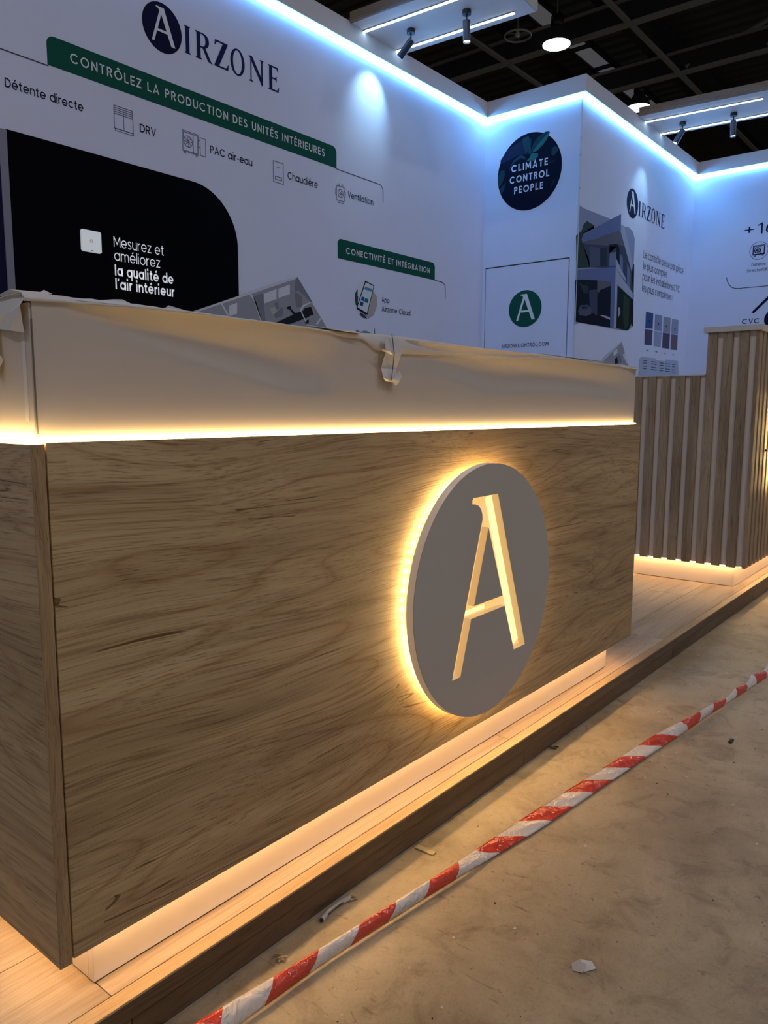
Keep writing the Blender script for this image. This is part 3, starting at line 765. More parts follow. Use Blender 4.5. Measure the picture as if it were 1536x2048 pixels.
# second backlit disc on its front, only its glow and rim reach the frame
t = empty('round_sign', (4.47, 0, 0.45), 'backlit round sign on the slatted counter front, cut by the right photo edge', 'sign', 'backlit round signs on the counters')
cx, cz, R_ = 4.455, 0.77, 0.3235
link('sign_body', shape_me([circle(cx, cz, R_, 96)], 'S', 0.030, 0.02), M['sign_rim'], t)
link('sign_face', shape_me([circle(cx, cz, R_ - 0.001, 96)], 'S', 0.0501, 0.0016), M['sign_face'], t)
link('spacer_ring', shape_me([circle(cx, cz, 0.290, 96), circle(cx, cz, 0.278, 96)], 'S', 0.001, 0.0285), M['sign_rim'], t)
chips = []
for i in range(70):
    a = 2 * math.pi * i / 70; rc = 0.2912; da = 0.005 / rc
    chips.append(shape_me_fast([(cx + (rc + s) * math.cos(a + q), cz + (rc + s) * math.sin(a + q)) for s, q in ((0, -da), (0.0018, -da), (0.0018, da), (0, da))], 0.010, 0.009))
link('led_ring', join_me(chips), M['led_chip'], t)['kind'] = 'stuff'
link('mounting_bracket', boxes([(4.04, 4.215, -0.012, -0.004, 0.735, 0.747)]), M['black'], t)

# flat print artwork: (ink, outline in wall coordinates)
PLAN_A=[('pl_mid',[(2.526,1.54),(2.624,1.579),(3.587,1.931),(3.935,1.553),(3.934,1.361),(2.517,1.285)]),('pl_lite',[(2.624,1.577),(3.587,1.931),(3.602,1.92),(2.624,1.565)]),('pl_lite',[(3.119,1.756),(3.138,1.764),(3.187,1.708),(3.242,1.574),(3.224,1.573),(3.172,1.702)]),('pl_lite',[(2.869,1.662),(2.882,1.667),(2.933,1.599),(2.938,1.584),(2.927,1.585)]),('pl_lite',[(3.615,1.693),(3.648,1.73),(3.74,1.768),(3.745,1.76),(3.661,1.722),(3.624,1.686)]),('pl_dark',[(3.573,1.907),(3.593,1.928),(3.748,1.763),(3.74,1.754),(3.601,1.832),(3.561,1.816)]),('pl_dark',[(3.234,1.574),(3.214,1.636),(3.187,1.703),(3.159,1.737),(3.246,1.769),(3.259,1.706),(3.271,1.577)]),('pl_win',[(3.261,1.768),(3.382,1.815),(3.38,1.745),(3.264,1.701)]),('pl_win',[(3.4,1.819),(3.514,1.863),(3.513,1.794),(3.399,1.753)]),('pl_win',[(2.943,1.653),(3.014,1.679),(3.012,1.606),(2.942,1.584)]),('pl_dark',[(3.561,1.816),(3.641,1.792),(3.635,1.717),(3.583,1.706)]),('pl_cream',[(3.311,1.673),(3.394,1.698),(3.424,1.64),(3.332,1.631)]),('pl_dark',[(3.364,1.717),(3.395,1.726),(3.402,1.677),(3.371,1.671)]),('pl_dark',[(3.394,1.67),(3.448,1.698),(3.442,1.636),(3.37,1.608),(3.355,1.634)]),('pl_black',[(3.354,1.571),(3.615,1.681),(3.672,1.698),(3.713,1.651),(3.517,1.582),(3.454,1.573)]),('pl_black',[(3.656,1.708),(3.731,1.727),(3.76,1.672),(3.688,1.648)]),('pl_black',[(3.479,1.698),(3.516,1.711),(3.522,1.694),(3.487,1.683)]),('pl_black',[(3.503,1.689),(3.519,1.694),(3.563,1.665),(3.598,1.672),(3.598,1.658),(3.542,1.653)]),('pl_black',[(3.663,1.612),(3.704,1.633),(3.707,1.604),(3.671,1.595)]),('pl_lite',[(3.615,1.689),(3.625,1.693),(3.679,1.613),(3.669,1.608)]),('pl_lite',[(3.78,1.604),(3.828,1.652),(3.842,1.649),(3.8,1.6)])]
PHONE_A=[('ph_green',[(4.242,1.884),(4.273,1.924),(4.273,1.789),(4.25,1.793),(4.238,1.834)]),('ph_white',[(4.298,1.952),(4.356,1.981),(4.337,1.944),(4.288,1.889)]),('ph_dark',[(4.254,1.873),(4.279,1.863),(4.273,1.777),(4.25,1.805)]),('ph_skin',[(4.455,1.933),(4.516,1.89),(4.518,1.815),(4.475,1.734),(4.405,1.7),(4.366,1.724),(4.425,1.792)]),('ph_dark',[(4.307,1.743),(4.356,1.729),(4.395,1.699),(4.336,1.702),(4.298,1.724)]),('ph_edge',[(4.366,2.0),(4.479,1.976),(4.473,1.948),(4.395,1.733),(4.37,1.728),(4.257,1.765),(4.261,1.782)]),('ph_screen',[(4.374,1.988),(4.469,1.969),(4.465,1.947),(4.389,1.745),(4.273,1.777),(4.273,1.787)]),('ph_teal',[(4.364,1.952),(4.457,1.944),(4.451,1.92),(4.354,1.93)]),('ph_blue',[(4.325,1.871),(4.364,1.863),(4.35,1.832),(4.311,1.84)]),('ph_tgreen',[(4.368,1.862),(4.409,1.856),(4.397,1.824),(4.354,1.831)]),('ph_navy',[(4.309,1.83),(4.346,1.823),(4.335,1.791),(4.296,1.799)])]
LAP_A=[('ph_tealgrey',[(4.318,1.588),(4.334,1.595),(4.367,1.601),(4.393,1.599),(4.427,1.591),(4.45,1.573),(4.45,1.514),(4.318,1.505)]),('ph_edge',[(4.247,1.587),(4.257,1.594),(4.276,1.594),(4.393,1.569),(4.393,1.51),(4.247,1.5)]),('pl_black',[(4.269,1.584),(4.282,1.586),(4.374,1.57),(4.374,1.513),(4.272,1.506)])]
LEAVES_B=[('lf_navy2',[(2.909,3.398),(2.74,3.462),(2.641,3.457),(2.66,3.319),(2.753,3.337),(2.967,3.289),(2.974,3.32)]),('lf_mid',[(2.74,3.467),(2.711,3.481),(2.698,3.424),(2.678,3.352),(2.707,3.338),(2.732,3.417)]),('lf_mid',[(2.711,3.481),(2.677,3.481),(2.651,3.415),(2.655,3.347),(2.672,3.331),(2.692,3.408)]),('lf_mid',[(2.699,3.277),(2.752,3.303),(2.822,3.276),(2.863,3.234),(2.88,3.192),(2.869,3.24),(2.829,3.297),(2.748,3.336),(2.706,3.298)]),('lf_dark',[(2.639,3.373),(2.617,3.418),(2.573,3.457),(2.506,3.484),(2.465,3.482),(2.473,3.469),(2.56,3.396),(2.632,3.333)]),('lf_lit',[(2.637,3.329),(2.571,3.394),(2.462,3.479),(2.458,3.466),(2.482,3.423),(2.525,3.375),(2.581,3.337)]),('lf_lit',[(2.693,3.266),(2.659,3.289),(2.649,3.322),(2.614,3.32),(2.571,3.304),(2.573,3.282),(2.612,3.256),(2.658,3.255)]),('lf_mid',[(2.654,3.308),(2.661,3.348),(2.653,3.386),(2.637,3.329),(2.645,3.306)]),('lf_mid',[(2.438,3.275),(2.434,3.323),(2.407,3.341),(2.374,3.325),(2.37,3.3),(2.394,3.271),(2.421,3.258)]),('lf_dark2',[(2.47,3.224),(2.392,3.221),(2.413,3.199),(2.452,3.201)]),('lf_mid',[(2.989,3.09),(2.994,3.172),(2.971,3.224),(2.926,3.228),(2.922,3.18),(2.944,3.123),(2.974,3.083)]),('lf_mid',[(2.96,3.019),(2.967,3.061),(2.914,3.113),(2.924,3.059),(2.945,3.017)]),('lf_dark2',[(2.434,2.995),(2.419,3.04),(2.387,3.064),(2.396,3.027),(2.423,2.988)])]
HOUSE_C=[('hs_sky',[(6.147,2.789),(6.252,2.778),(6.81,2.795),(7.113,2.773),(7.31,2.799),(7.421,2.774),(7.478,2.711),(7.472,2.447),(7.514,1.878),(7.472,1.809),(7.378,1.779),(7.258,1.774),(6.25,1.763),(6.138,1.733),(6.142,1.798),(6.138,2.201)]),('hs_grey',[(7.111,2.79),(7.192,2.791),(7.386,2.552),(7.449,2.434),(7.448,2.334),(7.083,2.733)]),('hs_tree',[(6.113,2.515),(6.221,2.574),(6.255,2.635),(6.328,2.681),(6.488,2.669),(6.261,2.564),(6.416,2.354),(6.422,2.281),(6.145,2.234)]),('hs_roof',[(6.261,2.556),(7.1,2.89),(7.11,2.737),(6.7,2.615),(6.249,2.47),(6.227,2.503)]),('hs_dark',[(6.25,2.466),(6.7,2.615),(7.095,2.735),(7.431,2.377),(7.448,2.334),(7.474,2.116),(7.01,2.355),(6.422,2.281),(6.4,2.352)]),('hs_soffit',[(6.25,2.466),(6.7,2.615),(7.095,2.735),(7.214,2.597),(7.008,2.59),(6.835,2.544)]),('hs_wallg',[(6.406,2.467),(6.628,2.486),(6.644,2.321),(6.426,2.282)]),('hs_glass',[(6.638,2.488),(6.794,2.525),(6.812,2.348),(6.654,2.322)]),('hs_glassl',[(6.864,2.48),(7.016,2.513),(7.03,2.384),(6.854,2.355)]),('hs_black',[(6.835,2.553),(7.03,2.593),(7.091,2.559),(7.115,2.334),(7.031,2.41),(7.015,2.565),(6.858,2.535),(6.864,2.48),(6.842,2.477)]),('hs_pale',[(7.01,2.46),(7.121,2.388),(7.271,2.301),(7.294,2.259),(7.023,2.357)]),('hs_glassl',[(7.107,2.509),(7.185,2.481),(7.2,2.345),(7.121,2.388)]),('hs_glassl',[(7.302,2.449),(7.395,2.372),(7.41,2.182),(7.314,2.234)]),('hs_black',[(7.459,2.454),(7.488,2.462),(7.53,1.852),(7.492,1.811),(7.472,2.199),(7.431,2.377)]),('hs_roof',[(6.146,2.222),(7.009,2.368),(7.032,2.191),(6.913,2.211),(6.152,2.143)]),('hs_black',[(6.134,2.136),(6.594,2.187),(6.913,2.211),(6.946,1.775),(6.25,1.763),(6.145,1.766),(6.122,2.119)]),('hs_dark',[(6.421,2.074),(6.602,2.104),(6.624,1.86),(6.457,1.886)]),('hs_soffit',[(6.626,2.065),(6.664,2.103),(6.917,2.177),(6.913,2.211),(6.594,2.187),(6.602,2.096)]),('hs_car',[(6.204,1.861),(6.247,1.919),(6.393,1.938),(6.485,1.914),(6.49,1.864),(6.382,1.833),(6.225,1.83)]),('hs_glass',[(6.248,1.906),(6.374,1.928),(6.425,1.908),(6.298,1.887)]),('hs_table',[(6.665,1.872),(6.815,1.878),(6.925,1.871),(6.928,1.849),(6.795,1.859)]),('hs_tree2',[(6.202,2.113),(6.299,2.109),(6.418,2.107),(6.384,2.037),(6.305,2.036)]),('hs_roof',[(6.913,2.211),(7.027,2.234),(7.067,1.772),(6.936,1.77)]),('hs_pale',[(7.014,2.355),(7.48,2.172),(7.487,2.108),(7.071,2.204),(7.089,1.774),(7.025,1.773)]),('hs_hedge0',[(7.084,2.197),(7.487,2.108),(7.508,1.887),(7.401,1.785),(7.281,1.78),(7.093,1.783)]),('hs_hedge',[(7.243,2.127),(7.39,2.098),(7.4,2.007),(7.397,1.822),(7.304,1.787),(7.244,1.9)]),('hs_pale',[(7.113,1.987),(7.163,1.996),(7.17,1.929),(7.128,1.889)]),('hs_black',[(7.426,2.102),(7.487,2.108),(7.504,1.924),(7.447,1.919)])]
PLAN_C=[('pl_mid',[(6.624,1.372),(6.841,1.485),(7.244,1.668),(7.465,1.41),(7.473,1.34),(6.63,1.308)]),('pl_lite',[(6.624,1.372),(7.244,1.668),(7.253,1.656),(6.647,1.364)]),('pl_win',[(7.048,1.544),(7.141,1.584),(7.151,1.541),(7.062,1.502)]),('pl_dark',[(7.126,1.501),(7.221,1.535),(7.281,1.451),(7.159,1.416)]),('pl_lite',[(7.285,1.529),(7.346,1.552),(7.434,1.458),(7.41,1.442)]),('pl_black',[(7.08,1.47),(7.138,1.501),(7.181,1.446),(7.11,1.418)])]
SW_C=[('sw_blue',[(7.881,2.024),(8.097,2.025),(8.099,1.856),(7.881,1.846)]),('sw_room',[(7.871,1.837),(8.101,1.846),(8.094,1.675),(7.875,1.671)]),('sw_grey1',[(8.157,2.022),(8.377,2.029),(8.384,1.852),(8.16,1.848)]),('sw_room2',[(8.155,1.839),(8.379,1.844),(8.372,1.675),(8.159,1.674)]),('sw_grey2',[(8.422,2.022),(8.653,2.026),(8.657,1.851),(8.428,1.848)]),('sw_room',[(8.423,1.842),(8.654,1.847),(8.657,1.675),(8.422,1.671)]),('sw_grey3',[(8.703,2.023),(8.922,2.026),(8.928,1.859),(8.702,1.853)]),('sw_room3',[(8.697,1.843),(8.922,1.853),(8.922,1.676),(8.697,1.669)]),('sw_panel',[(7.802,1.538),(8.976,1.551),(9.031,1.376),(7.744,1.33),(7.751,1.504)]),('sw_paper',[(8.235,1.556),(8.545,1.559),(8.543,1.526),(8.234,1.524)])]

# ================================================================ PRINT ON WALL A
W_ = M['i_white']; GR = M['i_green']; INK = M['i_ink']; NV = M['i_navy']
ban = shape('green_banner', [rrect(1.740, 4.030, 2.792, 2.946, 0.045, 'ab')], 'A', 0.0008, GR, wallA)
lettering('CONTRÔLEZ LA PRODUCTION DES UNITÉS INTÉRIEURES', 'A', 1.872, 3.898, 2.846, 0.052, W_, ban, 0.15, 0.13)
ban = shape('green_banner', [rrect(4.038, 5.340, 2.128, 2.278, 0.04, 'ab')], 'A', 0.0008, GR, wallA)
lettering('CONECTIVITÉ ET INTÉGRATION', 'A', 4.136, 5.262, 2.176, 0.048, W_, ban, 0.17, 0.12)
strokes('printed_line', [[(-1.0, 2.787), (1.742, 2.787)], [(4.028, 2.788), (4.545, 2.788)] + arc(4.545, 2.738, 0.05, 90, 0) + [(4.595, 2.655)]], 0.0055, 'A', M['i_thinline'], wallA)
strokes('printed_line', [[(5.335, 2.128), (5.455, 2.125)] + arc(5.455, 2.069, 0.056, 90, 0) + [(5.511, 1.985)]], 0.006, 'A', M['i_thinline'], wallA)
dsc = shape('logo_disc', [circle(2.482, 3.241, 0.1405)], 'A', 0.0008, INK, wallA)
shape('logo_letter', a_glyph(2.482, 3.241, 0.150), 'A', 0.0018, W_, dsc)
wordmark('A', [('I', 2.643, 2.690), ('R', 2.727, 2.853), ('Z', 2.873, 2.985), ('O', 3.005, 3.130), ('N', 3.166, 3.296), ('E', 3.340, 3.437)], 3.157, 3.318, NV, wallA)
lettering('Détente directe', 'A', 1.502, 1.937, 2.607, 0.046, INK, wallA)
lettering('DRV', 'A', 2.299, 2.412, 2.598, 0.047, INK, wallA)
lettering('PAC air-eau', 'A', 2.821, 3.178, 2.607, 0.047, INK, wallA)
lettering('Chaudière', 'A', 3.511, 3.820, 2.600, 0.050, INK, wallA)
lettering('Ventilation', 'A', 4.158, 4.467, 2.605, 0.048, M['i_navy'], wallA)
GI = M['i_grey_ink']
def fan(cx, cz, r, n=8): return [[(cx + r * math.cos(2 * math.pi * i / 20), cz + r * math.sin(2 * math.pi * i / 20)) for i in range(21)]] + [[(cx + .2 * r * math.cos(2 * math.pi * (i + .3) / n), cz + .2 * r * math.sin(2 * math.pi * (i + .3) / n)), (cx + r * math.cos(2 * math.pi * i / n), cz + r * math.sin(2 * math.pi * i / n))] for i in range(n)] + [circle(cx, cz, .2 * r, 8) + [(cx + .2 * r, cz)]]
x0, x1, z0, z1 = 2.130, 2.253, 2.562, 2.700
xm = (x0 + x1) / 2
strokes('unit_drawing', [rect(x0, x1, z0 + .012, z1), rect(x0 + .004, x1 + .001, z0, z0 + .012), [(xm, z0 + .012), (xm, z1)]] + [[(x0, z1 - .011 * i), (x1, z1 - .011 * i)] for i in range(1, 5)], 0.0032, 'A', GI, wallA)
strokes('unit_drawing', [rect(2.606, 2.728, 2.568, 2.692), rect(2.613, 2.722, 2.574, 2.684), [(2.688, 2.574), (2.688, 2.684)], rect(2.742, 2.783, 2.572, 2.680), [(2.728, 2.66), (2.742, 2.66)], [(2.728, 2.62), (2.742, 2.62)], rect(2.618, 2.628, 2.556, 2.566), rect(2.706, 2.716, 2.556, 2.566)] + fan(2.648, 2.632, 0.033), 0.0032, 'A', GI, wallA)
strokes('unit_drawing', [rect(3.372, 3.470, 2.552, 2.692), rect(3.390, 3.452, 2.572, 2.592), [(3.410, 2.655), (3.432, 2.655)]], 0.0036, 'A', GI, wallA)
strokes('unit_drawing', [rect(4.030, 4.118, 2.562, 2.668), rect(4.045, 4.062, 2.668, 2.685), rect(4.085, 4.102, 2.668, 2.685), rect(4.045, 4.062, 2.545, 2.562), rect(4.085, 4.102, 2.545, 2.562), [(4.030, 2.64), (4.016, 2.64), (4.016, 2.60), (4.030, 2.60)], [(4.118, 2.64), (4.130, 2.64), (4.130, 2.60), (4.118, 2.60)]] + fan(4.074, 2.616, 0.030, 6), 0.0036, 'A', GI, wallA)
# black rounded panel
bp_ = shape('black_panel', [[(1.492, 0.9), (3.033, 0.9)] + arc(3.033 - .36, 2.397 - .36, .36, 0, 90, 20) + [(1.492, 2.397)]], 'A', 0.0008, M['i_black'], wallA, 0.004)
shape('panel_frame', [[(1.452, 0.9), (1.491, 0.9), (1.491, 2.390), (1.452, 2.390)]], 'A', 0.0008, M['alum_lav'], wallA, 0.012)
shape('dark_panel', [[(-1.0, 0.9), (1.4515, 0.9), (1.4515, 2.390), (-1.0, 2.390)]], 'A', 0.0008, INK, wallA, 0.004)
WG = M['lit_white']
lettering('Mesurez et', 'A', 2.090, 2.434, 1.902, 0.060, WG, bp_, 0.10, e=0.0058)
lettering('améliorez', 'A', 2.090, 2.408, 1.824, 0.060, WG, bp_, 0.10, e=0.0058)
lettering('la qualité de', 'A', 2.090, 2.500, 1.738, 0.060, WG, bp_, 0.18, e=0.0058)
lettering("l’air intérieur", 'A', 2.090, 2.505, 1.660, 0.060, WG, bp_, 0.18, e=0.0058)
picture('floor_plan_print', PLAN_A, 'A', wallA, 0.0056)
ph = picture('phone_print', [('ph_screen', circle(4.375, 1.850, 0.148, 40, 0.142)), ] + PHONE_A, 'A', wallA)
lettering('App', 'A', 4.579, 4.682, 1.853, 0.042, NV, wallA)
lettering('Airzone Cloud', 'A', 4.579, 4.975, 1.777, 0.044, NV, wallA)
picture('laptop_print', LAP_A, 'A', wallA)
# wall thermostat
th = empty('thermostat', (1.943, YA - 0.005, 1.845), 'small white square thermostat on the black wall panel', 'thermostat')
link('casing', shape_me([rrect(1.881, 2.004, 1.846, 1.966, 0.012)], 'A', 0.005, 0.012), M['thermo'], th)
link('light_ring', shape_me([circle(1.942, 1.908, 0.0085, 20), circle(1.942, 1.908, 0.006, 20)], 'A', 0.0172, 0.0006), M['i_grey_ink'], th)
link('status_dash', shape_me([rrect(1.936, 1.950, 1.852, 1.856, 0.001)], 'A', 0.0172, 0.0006), M['i_ink'], th)

# ================================================================ WALL B
cb = shape('halo_disc', [circle(2.664, 3.165, 0.352, 64, 0.343)], 'B', 0.0006, M['i_white'], wallB)
cb = shape('round_print', [circle(2.664, 3.165, 0.344, 64, 0.335)], 'B', 0.0014, M['i_circle'], wallB)
picture('leaf_print', LEAVES_B, 'B', cb, 0.0022)
for s, u0, u1, z in (('CLIMATE', 2.850, 2.470, 3.190), ('CONTROL', 2.865, 2.453, 3.088), ('PEOPLE', 2.815, 2.513, 2.988)):
    lettering(s, 'B', u0, u1, z, 0.063, W_, cb, 0.18, 0.14, e=0.0045)
gd = shape('logo_disc', [circle(2.667, 1.919, 0.172, 64, 0.176)], 'B', 0.003, GR, door)
shape('logo_letter', a_glyph(2.667, 1.919, 0.180, -1), 'B', 0.004, W_, gd)
lettering('AIRZONECONTROL.COM', 'B', 2.918, 2.410, 1.560, 0.036, NV, door, 0.14, 0.06, e=0.0035)
shape('door_gap', [[(2.224, 2.3325), (3.116, 2.3325), (3.116, 2.3425), (2.224, 2.3425)]], 'B', 0.0004, M['black'], wallB)
link('magnet_stud', join_me([cyl_me((XC - 0.004, YB - 0.002, z), (XC - 0.014, YB - 0.006, z), 0.009, seg=12) for z in (3.36, 3.21, 2.93)]), M['alum'], wallB)

# ================================================================ WALL C
dsc = shape('logo_disc', [circle(7.378, 3.044, 0.143, 64, 0.150)], 'C', 0.0008, INK, wallC)
shape('logo_letter', a_glyph(7.378, 3.044, 0.150), 'C', 0.0018, W_, dsc)
wordmark('C', [('I', 7.548, 7.600), ('R', 7.635, 7.755), ('Z', 7.778, 7.885), ('O', 7.905, 8.020), ('N', 8.050, 8.165), ('E', 8.205, 8.305)], 2.958, 3.105, NV, wallC)
for s, u1, z in (('Le contrôle pièce par pièce', 9.000, 2.566), ('le plus complet', 8.470, 2.452), ('pour les installations CVC', 8.905, 2.338), ('les plus complexes !', 8.690, 2.222)):
    lettering(s, 'C', 7.735, u1, z, 0.078, M['i_grey_ink'], wallC, 0.10)
picture('house_print', HOUSE_C, 'C', wallC)
picture('floor_plan_print', PLAN_C, 'C', wallC)
picture('swatch_print', SW_C, 'C', wallC)
dots = [circle(u, z, 0.012, 10) for u, z in ((7.98, 1.93), (8.27, 1.925), (8.52, 1.92), (8.81, 1.915))]
link('control_dot', join_me([shape_me([d], 'C', 0.004, 0.0006) for d in dots]), INK, wallC)
strokes('caption_lines', [[(u - .03, 1.615), (u + .03, 1.615)] for u in (7.97, 8.24, 8.50, 8.80)] + [[(u, z), (u + w_, z)] for u, w_ in ((7.86, .10), (8.10, .16), (8.36, .12), (8.55, .16), (8.78, .08)) for z in (1.50, 1.475, 1.44, 1.415)], 0.008, 'C', M['i_grey_ink'], wallC, 0.004)

# ================================================================ WALL D
lettering('+16', 'D', 1.555, 1.215, 2.965, 0.118, NV, wallD, 0.10, 0.06)
strokes('ring_drawing', [circle(1.388, 2.780, 0.098, 40) + [(1.486, 2.780)]], 0.005, 'D', GI, wallD)
strokes('unit_drawing', [rect(1.450, 1.325, 2.736, 2.838), rect(1.442, 1.333, 2.742, 2.828), [(1.367, 2.742), (1.367, 2.828)], rect(1.435, 1.422, 2.722, 2.736), rect(1.350, 1.337, 2.722, 2.736)] + fan(1.405, 2.785, 0.031), 0.0065, 'D', M['i_navy'], wallD)
lettering('Détente', 'D', 1.458, 1.306, 2.611, 0.034, M['i_grey_ink'], wallD, 0.13)
lettering('Directe/DRV', 'D', 1.503, 1.255, 2.548, 0.034, M['i_grey_ink'], wallD, 0.13)
strokes('printed_line', [[(1.722, 2.515), (1.718, 2.485)] + arc(1.722 - .135, 2.515, .135, 180, 270)[2:0:-1][:0] + [(1.709, 2.461), (1.690, 2.428), (1.660, 2.398), (1.625, 2.382), (1.585, 2.377), (0.4, 2.377)]], 0.007, 'D', M['i_thinline'], wallD)
shape('diagonal_stroke', [[(1.427, 2.093), (1.401, 2.078), (1.10, 2.375), (1.13, 2.39)]], 'D', 0.0008, INK, wallD)
lettering('CVC', 'D', 1.522, 1.337, 1.966, 0.055, NV, wallD, 0.15, 0.08)
shape('dark_disc', [circle(1.17, 2.00, 0.115)], 'D', 0.0008, INK, wallD)

# ================================================================ CANOPIES AND TRACK SPOTS
def canopy(x0, x1, y0, y1, z0, z1, ang, leds, label):
    """plank lamp fixed to the wall parapet at y0 and running out to y1; rotated by ang about its wall end"""
    t = empty('canopy_board', (x0, y0, z0), label, 'light canopy', 'light canopies over the booth')
    rot = Matrix.Translation((x0, y0, 0)) @ Matrix.Rotation(ang, 4, 'Z') @ Matrix.Translation((-x0, -y0, 0))
    def add(name, me, mat, bevel=0):
        me.transform(rot); return link(name, me, mat, t)
    add('board', boxes([(x0 + 0.019, x1, y1, y0, z0, z1 - 0.002)], 0.002), M['canopy'])
    add('side_fascia', boxes([(x0, x0 + 0.0185, y1, y0, z0 - 0.001, z1)], 0.001), M['canopy_wood'])
    add('end_cap', boxes([(x0 + 0.019, x1, y1 - 0.012, y1 - 0.0005, z0, z1)], 0.001), M['cap'])
    for xa, ya, yb in leds:
        pr = add('led_profile', boxes([(xa - 0.014, xa + 0.014, yb, ya, z0 - 0.007, z0 - 0.0003)]), M['alum'])
        me = boxes([(xa - 0.010, xa + 0.010, yb + 0.004, ya - 0.004, z0 - 0.0105, z0 - 0.0072)]); me.transform(rot); link('diffuser', me, M['led_canopy'], pr)
    return t
canopy(4.125, 4.795, YA - 0.058, 1.885, 3.852, 3.925, math.radians(3.4), [(4.292, 3.085, 1.90), (4.705, 3.085, 2.01)], 'white lamp board with wooden side fixed to the left wall top')
canopy(7.300, 8.010, YB - 0.058, 0.78, 3.852, 3.930, math.radians(5.5), [(7.490, 2.085, 1.00), (7.925, 2.085, 0.90)], 'white lamp board with wooden side on the far wall top')

def spot(x, y, z, aim, label, power=9, cone=42):
    t = empty('track_spot', (x, y, z), label, 'spotlight', 'small tube spotlights under the lamp boards')
    link('mount', cyl_me((x, y, z), (x, y, z - 0.030), 0.032, seg=24), M['black'], t)
    link('rod', cyl_me((x, y, z - 0.028), (x, y, z - 0.095), 0.006, seg=12), M['black'], t)
    d = (Vector(aim) - Vector((x, y, z - 0.13))).normalized()
    c0 = Vector((x, y, z - 0.085)); 
    p0 = c0 - d * 0.012; p1 = c0 + d * 0.135
    body = link('body', join_me([cyl_me(p0, p1, 0.0275, seg=28, caps=False), cyl_me(p0 - d * 0.0005, p0 + d * 0.002, 0.0275, seg=28), cyl_me(p1 - d * 0.02, p1 + d * 0.0005, 0.0245, 0.0275, seg=28, caps=False)]), M['navymetal'], t)
    for p in body.data.polygons: p.use_smooth = len(p.vertices) == 4
    link('lens', cyl_me(p1 - d * 0.014, p1 - d * 0.010, 0.0238, seg=24), M['lens'], t)
    l = bpy.data.lights.new('spot_beam', 'SPOT'); l.energy = power; l.color = (0.42, 0.76, 1.0); l.spot_size = math.radians(cone); l.spot_blend = 0.9; l.shadow_soft_size = 0.02
    o = bpy.data.objects.new('spot_beam', l); C.objects.link(o); o.parent = t; o.location = (p1 + d * 0.004) - t.location
    o.rotation_euler = d.to_track_quat('-Z', 'Y').to_euler()
    return t
spot(4.500, 2.80, 3.8515, (4.43, YA, 3.36), 'tube spotlight tilted to the wall, nearest the left wall', 15, 76)
spot(4.528, 2.31, 3.852, (4.50, 2.20, 0.9), 'tube spotlight pointing down under the left lamp board', 10)
spot(7.745, 1.81, 3.8515, (7.53, YB, 3.02), 'tilted tube spotlight under the far lamp board, nearest its wall', 12, 60)
spot(7.810, 1.34, 3.8515, (7.80, 1.25, 0.9), 'upright tube spotlight under the far lamp board', 10)

# ================================================================ HALL ROOF: beams, rooflights, lamps
def beam(name, x0, x1, y0, y1, z0, z1, label, group, axis):
    t = empty(name, ((x0 + x1) / 2, (y0 + y1) / 2, z0), label, 'beam', group)
    if axis == 'y':
        xm = (x0 + x1) / 2
        box('lower_chord', (x0, x1, y0, y1, z0, z0 + 0.07), M['steel'], t); box('upper_chord', (x0, x1, y0, y1, z1 - 0.06, z1), M['steel'], t)
        box('web', (xm - 0.02, xm + 0.02, y0, y1, z0 + 0.07, z1 - 0.06), M['steel_dark'], t)
    else:
        box('lower_chord', (x0, x1, y0, y1, z0, z0 + 0.06), M['steel'], t); ym = (y0 + y1) / 2
        box('web', (x0, x1, ym - 0.015, ym + 0.015, z0 + 0.06, z1), M['steel_dark'], t)
    return t
for x, lab in ((13.2, 'nearest cross beam of the dark hall roof, above the left lamp board'), (16.2, 'cross beam of the dark hall roof passing behind the nearer round lamp'), (19.3, 'cross beam of the dark hall roof above the far round lamp'), (22.6, 'farthest cross beam of the dark hall roof')):
    beam('roof_beam', x - 0.07, x + 0.07, -12, 24, 9.0, 9.55, lab, 'cross beams of the hall roof', 'y')
for y, lab in ((2.95, 'roof rail along the hall, nearest the right of the photo'), (5.94, 'roof rail along the hall crossing right of the round lamps'), (8.91, 'roof rail along the hall behind the ring light')):
    beam('roof_rail', 6, 38, y - 0.05, y + 0.05, 9.02, 9.14, lab, 'lengthwise rails of the hall roof', 'x')
# cable tray / ducts beside the rooflight row
tag(settle(box('air_duct', (9, 30, 6.15, 6.72, 9.62, 10.05), M['duct'])), 'dark square air duct along the hall roof beside the grey rooflights', 'duct')
tag(settle(box('air_duct', (9, 30, 8.75, 8.95, 9.62, 9.78), M['duct'])), 'thin dark cable duct along the hall roof left of the rooflights', 'duct')
rl = empty('rooflight_row', (18, 7.9, 9.68), 'row of dim grey rooflight panes between the dark roof beams', 'rooflight')
for k in range(9):
    xx = 12.6 + k * 1.35
    box('pane', (xx + 0.05, xx + 1.25, 7.68, 8.12, 9.72, 9.74), M['rooflight'], rl)
    box('glazing_bar', (xx - 0.05, xx + 0.05, 7.56, 8.24, 9.68, 9.76), M['steel_dark'], rl)
box('frame_rail', (12.5, 24.9, 7.58, 7.68, 9.68, 9.78), M['duct'], rl); box('frame_rail', (12.5, 24.9, 8.12, 8.22, 9.68, 9.78), M['duct'], rl)
for k, (y0, ya, yb, lab) in enumerate([(5.2, 9.14, 10.4, 'slanting strut of the hall roof right of the rail crossing'), (3.4, 9.14, 10.4, 'slanting strut of the hall roof at the right photo edge')]):
    tag(settle(link('roof_strut', cyl_me((19.3, y0 + 0.6, ya), (19.3 + 1.0, y0 - 1.8, yb), 0.06, seg=10), M['steel'])), lab, 'strut')
